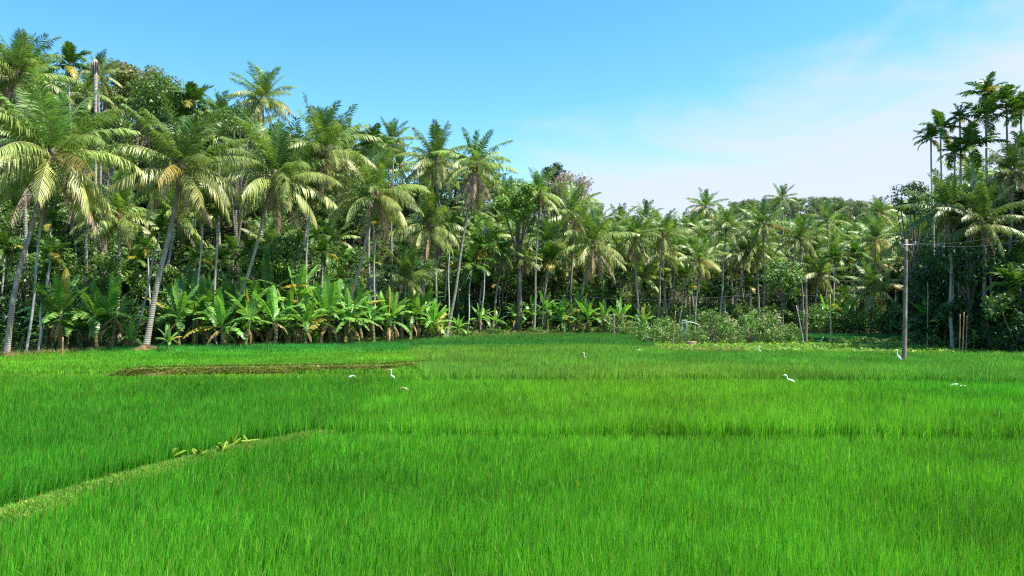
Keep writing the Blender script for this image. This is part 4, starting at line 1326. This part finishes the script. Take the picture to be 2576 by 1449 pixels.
stake(1545, 842, 1546, 790, 84, .05, (.45, .40, .34), 'grey post at the far rice edge below the round headed palm')

# crate, pipe frame, blue hose
p = at(1740, 848, 62.5); mb = MB()
box(mb, (0, 0, .26), (.62, .45, .34), (.50, .30, .20)); box(mb, (0, 0, .47), (.68, .5, .08), (.58, .40, .29)); box(mb, (-.22, 0, .045), (.10, .4, .09), (.3, .2, .14)); box(mb, (.22, 0, .045), (.10, .4, .09), (.3, .2, .14))
for q in range(3):
    box(mb, (0, -.235, .16 + .1 * q), (.56, .02, .06), (.56, .36, .25))
thing('wooden_crate', 'pinkish wooden crate lying in the weeds before the cassava', 'crate', (p[0], p[1], gz(p[0], p[1]) + .05), .1, 1.0, data=mb.mesh('wooden_crate', M_WOOD))
p = at(1716, 806, 64); mb = MB()
tube(mb, [[0, 0, -1.5], [0, 0, 0], [.0, 0, .02]], [.03, .03, .03], 7, (.62, .66, .66))
tube(mb, [[0, 0, 0], [.8, 0, -.15], [1.5, 0, -.38]], [.03, .03, .03], 7, (.70, .74, .74))
tube(mb, [[.4, 0, -1.5], [.4, 0, -.05]], [.025, .025], 7, (.55, .6, .62))
thing('pipe_frame', 'white pipe frame poking out of the cassava shrubs', 'pipe', p, data=mb.mesh('pipe_frame', M_PLASTIC, True))
p = at(2062, 853, 65); mb = MB()
tube(mb, trunk_path([0, 0, 0], [.35, 0, .85], [-.12, 0, .1], 10), .035, 7, (.30, .46, .52))
thing('blue_plastic_pipe', 'pale blue plastic pipe leaning in the weeds right of the small pole', 'pipe', (p[0], p[1], gz(p[0], p[1])), data=mb.mesh('blue_plastic_pipe', M_PLASTIC))

# ------------------------------------------------------------------ egrets
def egret_body(neck='up', bodytilt=25, cols=((.82, .82, .78),) * 2):
    """spine loft from the tail through body, neck and head; bird faces -X"""
    bt = D2R(bodytilt)
    P, r = [], []
    for s, q in ((-.20, .010), (-.17, .022), (-.12, .042), (-.05, .062), (.02, .068), (.08, .058), (.125, .038)):
        P.append((-s * math.cos(bt), 0, s * math.sin(bt))); r.append(q)
    e = np.array(P[-1])
    if neck == 'up':
        N = [(-.03, 0, .05), (-.035, 0, .11), (-.02, 0, .17), (-.015, 0, .22), (-.03, 0, .252), (-.062, 0, .262), (-.095, 0, .256)]
    elif neck == 'forward':
        N = [(-.03, 0, .03), (-.055, 0, .07), (-.06, 0, .12), (-.075, 0, .155), (-.11, 0, .168), (-.145, 0, .164), (-.175, 0, .157)]
    else:
        N = [(-.04, 0, .02), (-.08, 0, .03), (-.11, 0, .02), (-.13, 0, .0), (-.15, 0, -.02), (-.175, 0, -.035), (-.20, 0, -.05)]
    for p, q in zip(N, (.028, .021, .019, .019, .023, .024, .013)):
        P.append(tuple(e + np.array(p))); r.append(q)
    mb = MB(); tube(mb, P, r, 10, np.repeat([cols[0]], len(P), 0))
    d = np.array(P[-1]) - np.array(P[-2]); d /= np.linalg.norm(d)
    return mb, np.array(P[-1]), d


def egret(vx, vy, D, neck, tilt, face, lab, s=1.0, dz=-.02, colr=(.84, .84, .80), name='egret'):
    p = at(vx, vy, D)
    t = thing(name, lab, 'bird', (p[0], p[1], 0.0), face, s, 'egrets feeding in the rice' if name == 'egret' else None)
    bz = max((p[2] + dz) / s, .30)
    mb, tip, d = egret_body(neck, tilt, (colr, colr))
    link('body', mb.mesh('body', M_FEATHER, True), t, (0, 0, bz))
    mb = MB(); tube(mb, [tip - d * .02, tip + d * .03, tip + d * .085], [.011, .008, .002], 6, (.62, .46, .10)); link('bill', mb.mesh('bill', M_PLASTIC, True), t, (0, 0, bz))
    for y in (-.025, .025):
        mb = MB(); tube(mb, [[0, y, .01], [.012, y, bz * .5], [-.004, y, bz - .02]], [.006, .006, .012], 6, (.06, .07, .05))
        for a in (-.5, 0, .5):
            tube(mb, [[0, y, .012], [-.06 * math.cos(a), y + .06 * math.sin(a), .008]], [.005, .003], 5, (.06, .07, .05))
        link('leg', mb.mesh('leg', M_PLASTIC, True), t)


egret(1992, 962, 30.5, 'forward', 24, 0.0, 'white egret with yellow bill facing left, largest of the birds in the rice', 1.15)
egret(990, 953, 32.5, 'up', 50, .3, 'slim white egret with stretched neck beyond the end of the left plot')
egret(880, 948, 33.0, 'low', 40, math.pi, 'hunched white egret at the edge of the pale rice patch', .8)
egret(1474, 903, 45.0, 'up', 50, .2, 'thin white egret with raised neck in the middle of the yellowing rice')
egret(1609, 885, 52.0, 'low', -5, .3, 'white egret with lowered head near the tan dry grass', 1.15, .10)
egret(1914, 888, 51.5, 'up', 35, .4, 'small white egret half hidden below the weed strip', 1.1, .05)
egret(2262, 899, 42.5, 'up', 55, .15, 'white egret standing close beside the tall concrete pole', 1.25)
egret(2402, 969, 29.5, 'low', -8, .1, 'white egret bending down in the right rice with its head low', .8, .02)
egret(2421, 973, 29.2, 'low', -6, .0, 'white egret crouched deepest in the right rice, only its back showing', .8, .02)
egret(1024, 990, 27.5, 'low', 40, .3, 'small buff brown heron crouched at the corner of the left plot', 1.0, .12, (.45, .33, .22), 'pond_heron')

# ------------------------------------------------------------------ daylight
EL, AZ = D2R(60), D2R(102)          # azimuth from +Y (view direction) towards +X
sun = bpy.data.lights.new('sun', 'SUN'); sun.energy = 5.0; sun.angle = D2R(.53); sun.color = (1, .93, .80)
so = bpy.data.objects.new('sun', sun); COL.objects.link(so)
dirv = Vector((math.sin(AZ) * math.cos(EL), math.cos(AZ) * math.cos(EL), math.sin(EL)))
so.rotation_euler = dirv.to_track_quat('Z', 'Y').to_euler(); so.location = (60, -40, 80)

w = bpy.data.worlds.new('World'); S.world = w; w.use_nodes = True
nt = w.node_tree; nt.nodes.clear(); N = nt.nodes; L = nt.links
out = N.new('ShaderNodeOutputWorld'); bgd = N.new('ShaderNodeBackground')
sky = N.new('ShaderNodeTexSky'); sky.sky_type = 'NISHITA'; sky.sun_disc = False
sky.sun_elevation = EL; sky.sun_rotation = AZ; sky.altitude = 50; sky.air_density = 1.0; sky.dust_density = .6; sky.ozone_density = 1.5
tc = N.new('ShaderNodeTexCoord')
sep = N.new('ShaderNodeSeparateXYZ'); L.new(tc.outputs['Generated'], sep.inputs[0])
# thin cirrus sheet: noise stretched along the cloud layer, thicker towards the right-hand horizon
mp = N.new('ShaderNodeMapping'); mp.inputs['Scale'].default_value = (1.6, 1.6, 5.0); mp.inputs['Rotation'].default_value = (0, D2R(-18), 0)
L.new(tc.outputs['Generated'], mp.inputs['Vector'])
no = N.new('ShaderNodeTexNoise'); no.inputs['Scale'].default_value = 2.2; no.inputs['Detail'].default_value = 8; no.inputs['Roughness'].default_value = .6; no.inputs['Distortion'].default_value = .5
L.new(mp.outputs[0], no.inputs['Vector'])


def math_(op, a, b=None, clamp=False):
    n = N.new('ShaderNodeMath'); n.operation = op; n.use_clamp = clamp
    for i, v in enumerate((a, b)):
        if v is None:
            continue
        if isinstance(v, (int, float)):
            n.inputs[i].default_value = v
        else:
            L.new(v, n.inputs[i])
    return n.outputs[0]


# upper edge of the sheet rises to the right
edge_ = math_('MINIMUM', math_('SUBTRACT', math_('ADD', math_('MULTIPLY', sep.outputs['X'], .28), .155), sep.outputs['Z']), math_('SUBTRACT', math_('MULTIPLY', sep.outputs['X'], .9), .07))
cov = math_('ADD', math_('MULTIPLY', edge_, 5.0), math_('MULTIPLY', math_('SUBTRACT', no.outputs['Fac'], .5), 1.35))
cr = N.new('ShaderNodeMapRange'); cr.interpolation_type = 'SMOOTHSTEP'; cr.inputs['From Min'].default_value = -.38; cr.inputs['From Max'].default_value = .45; cr.inputs['To Max'].default_value = .93
L.new(cov, cr.inputs['Value'])
hsv = N.new('ShaderNodeHueSaturation'); hsv.inputs['Saturation'].default_value = 1.36; hsv.inputs['Hue'].default_value = .49; hsv.inputs['Value'].default_value = 1.0
L.new(sky.outputs[0], hsv.inputs['Color'])
mx = N.new('ShaderNodeMix'); mx.data_type = 'RGBA'
L.new(cr.outputs['Result'], mx.inputs['Factor']); L.new(hsv.outputs[0], mx.inputs['A']); mx.inputs['B'].default_value = (2.85, 3.05, 3.75, 1)
L.new(mx.outputs['Result'], bgd.inputs['Color']); bgd.inputs['Strength'].default_value = .13
L.new(bgd.outputs[0], out.inputs['Surface'])

cam = bpy.data.cameras.new('camera'); cam.lens = 36.0 * FPX / 2576.0; cam.sensor_width = 36; cam.clip_start = .1; cam.clip_end = 6000
co = bpy.data.objects.new('camera', cam); COL.objects.link(co); co.location = (0, 0, CAM_Z); co.rotation_euler = (math.pi / 2 + PITCH, 0, 0)
S.camera = co
S.view_settings.view_transform = 'Standard'; S.view_settings.look = 'None'; S.view_settings.exposure = 1.15; S.view_settings.gamma = 1.0
S.cycles.use_denoising = False
S.cycles.filter_width = 1.2
S.cycles.max_bounces = 6; S.cycles.diffuse_bounces = 3; S.cycles.glossy_bounces = 2; S.cycles.transmission_bounces = 3; S.cycles.transparent_max_bounces = 4

# trees and shrubs that stand wholly behind others are left out
HIDDEN = {
    'coconut_palm': [141, 163, 183, 205],
    'areca_palm': [91, 92, 96, 106, 109, 113, 121, 122, 124, 130, 132, 135, 137],
    'leafy_tree': [74, 181, 199, 215, 218, 220, 221, 223, 225, 226, 227, 228, 229, 231, 232, 233, 236, 238, 239, 240, 241, 245, 247, 248, 249, 250, 251, 252, 253, 254, 256, 260, 261, 263, 264, 265, 266, 267, 268, 277, 284, 286, 289, 297, 302, 311, 321, 322, 331, 338],
    'shrub': [6, 12, 31, 39, 82, 87, 204, 210, 211, 212, 213, 214, 215, 216, 219, 220, 223, 225, 226, 227, 229, 234, 235, 236, 237, 241, 242, 245, 246, 247, 248, 252, 253, 254, 255, 257, 258, 259, 262, 263, 265, 268, 269, 272, 275, 277, 281, 282, 284, 286, 287, 288, 290, 291],
}
for _b, _l in HIDDEN.items():
    for _k in _l:
        _o = bpy.data.objects.get(_b if _k == 0 else '%s.%03d' % (_b, _k))
        if _o is not None:
            for _c in list(_o.children):
                bpy.data.objects.remove(_c)
            bpy.data.objects.remove(_o)
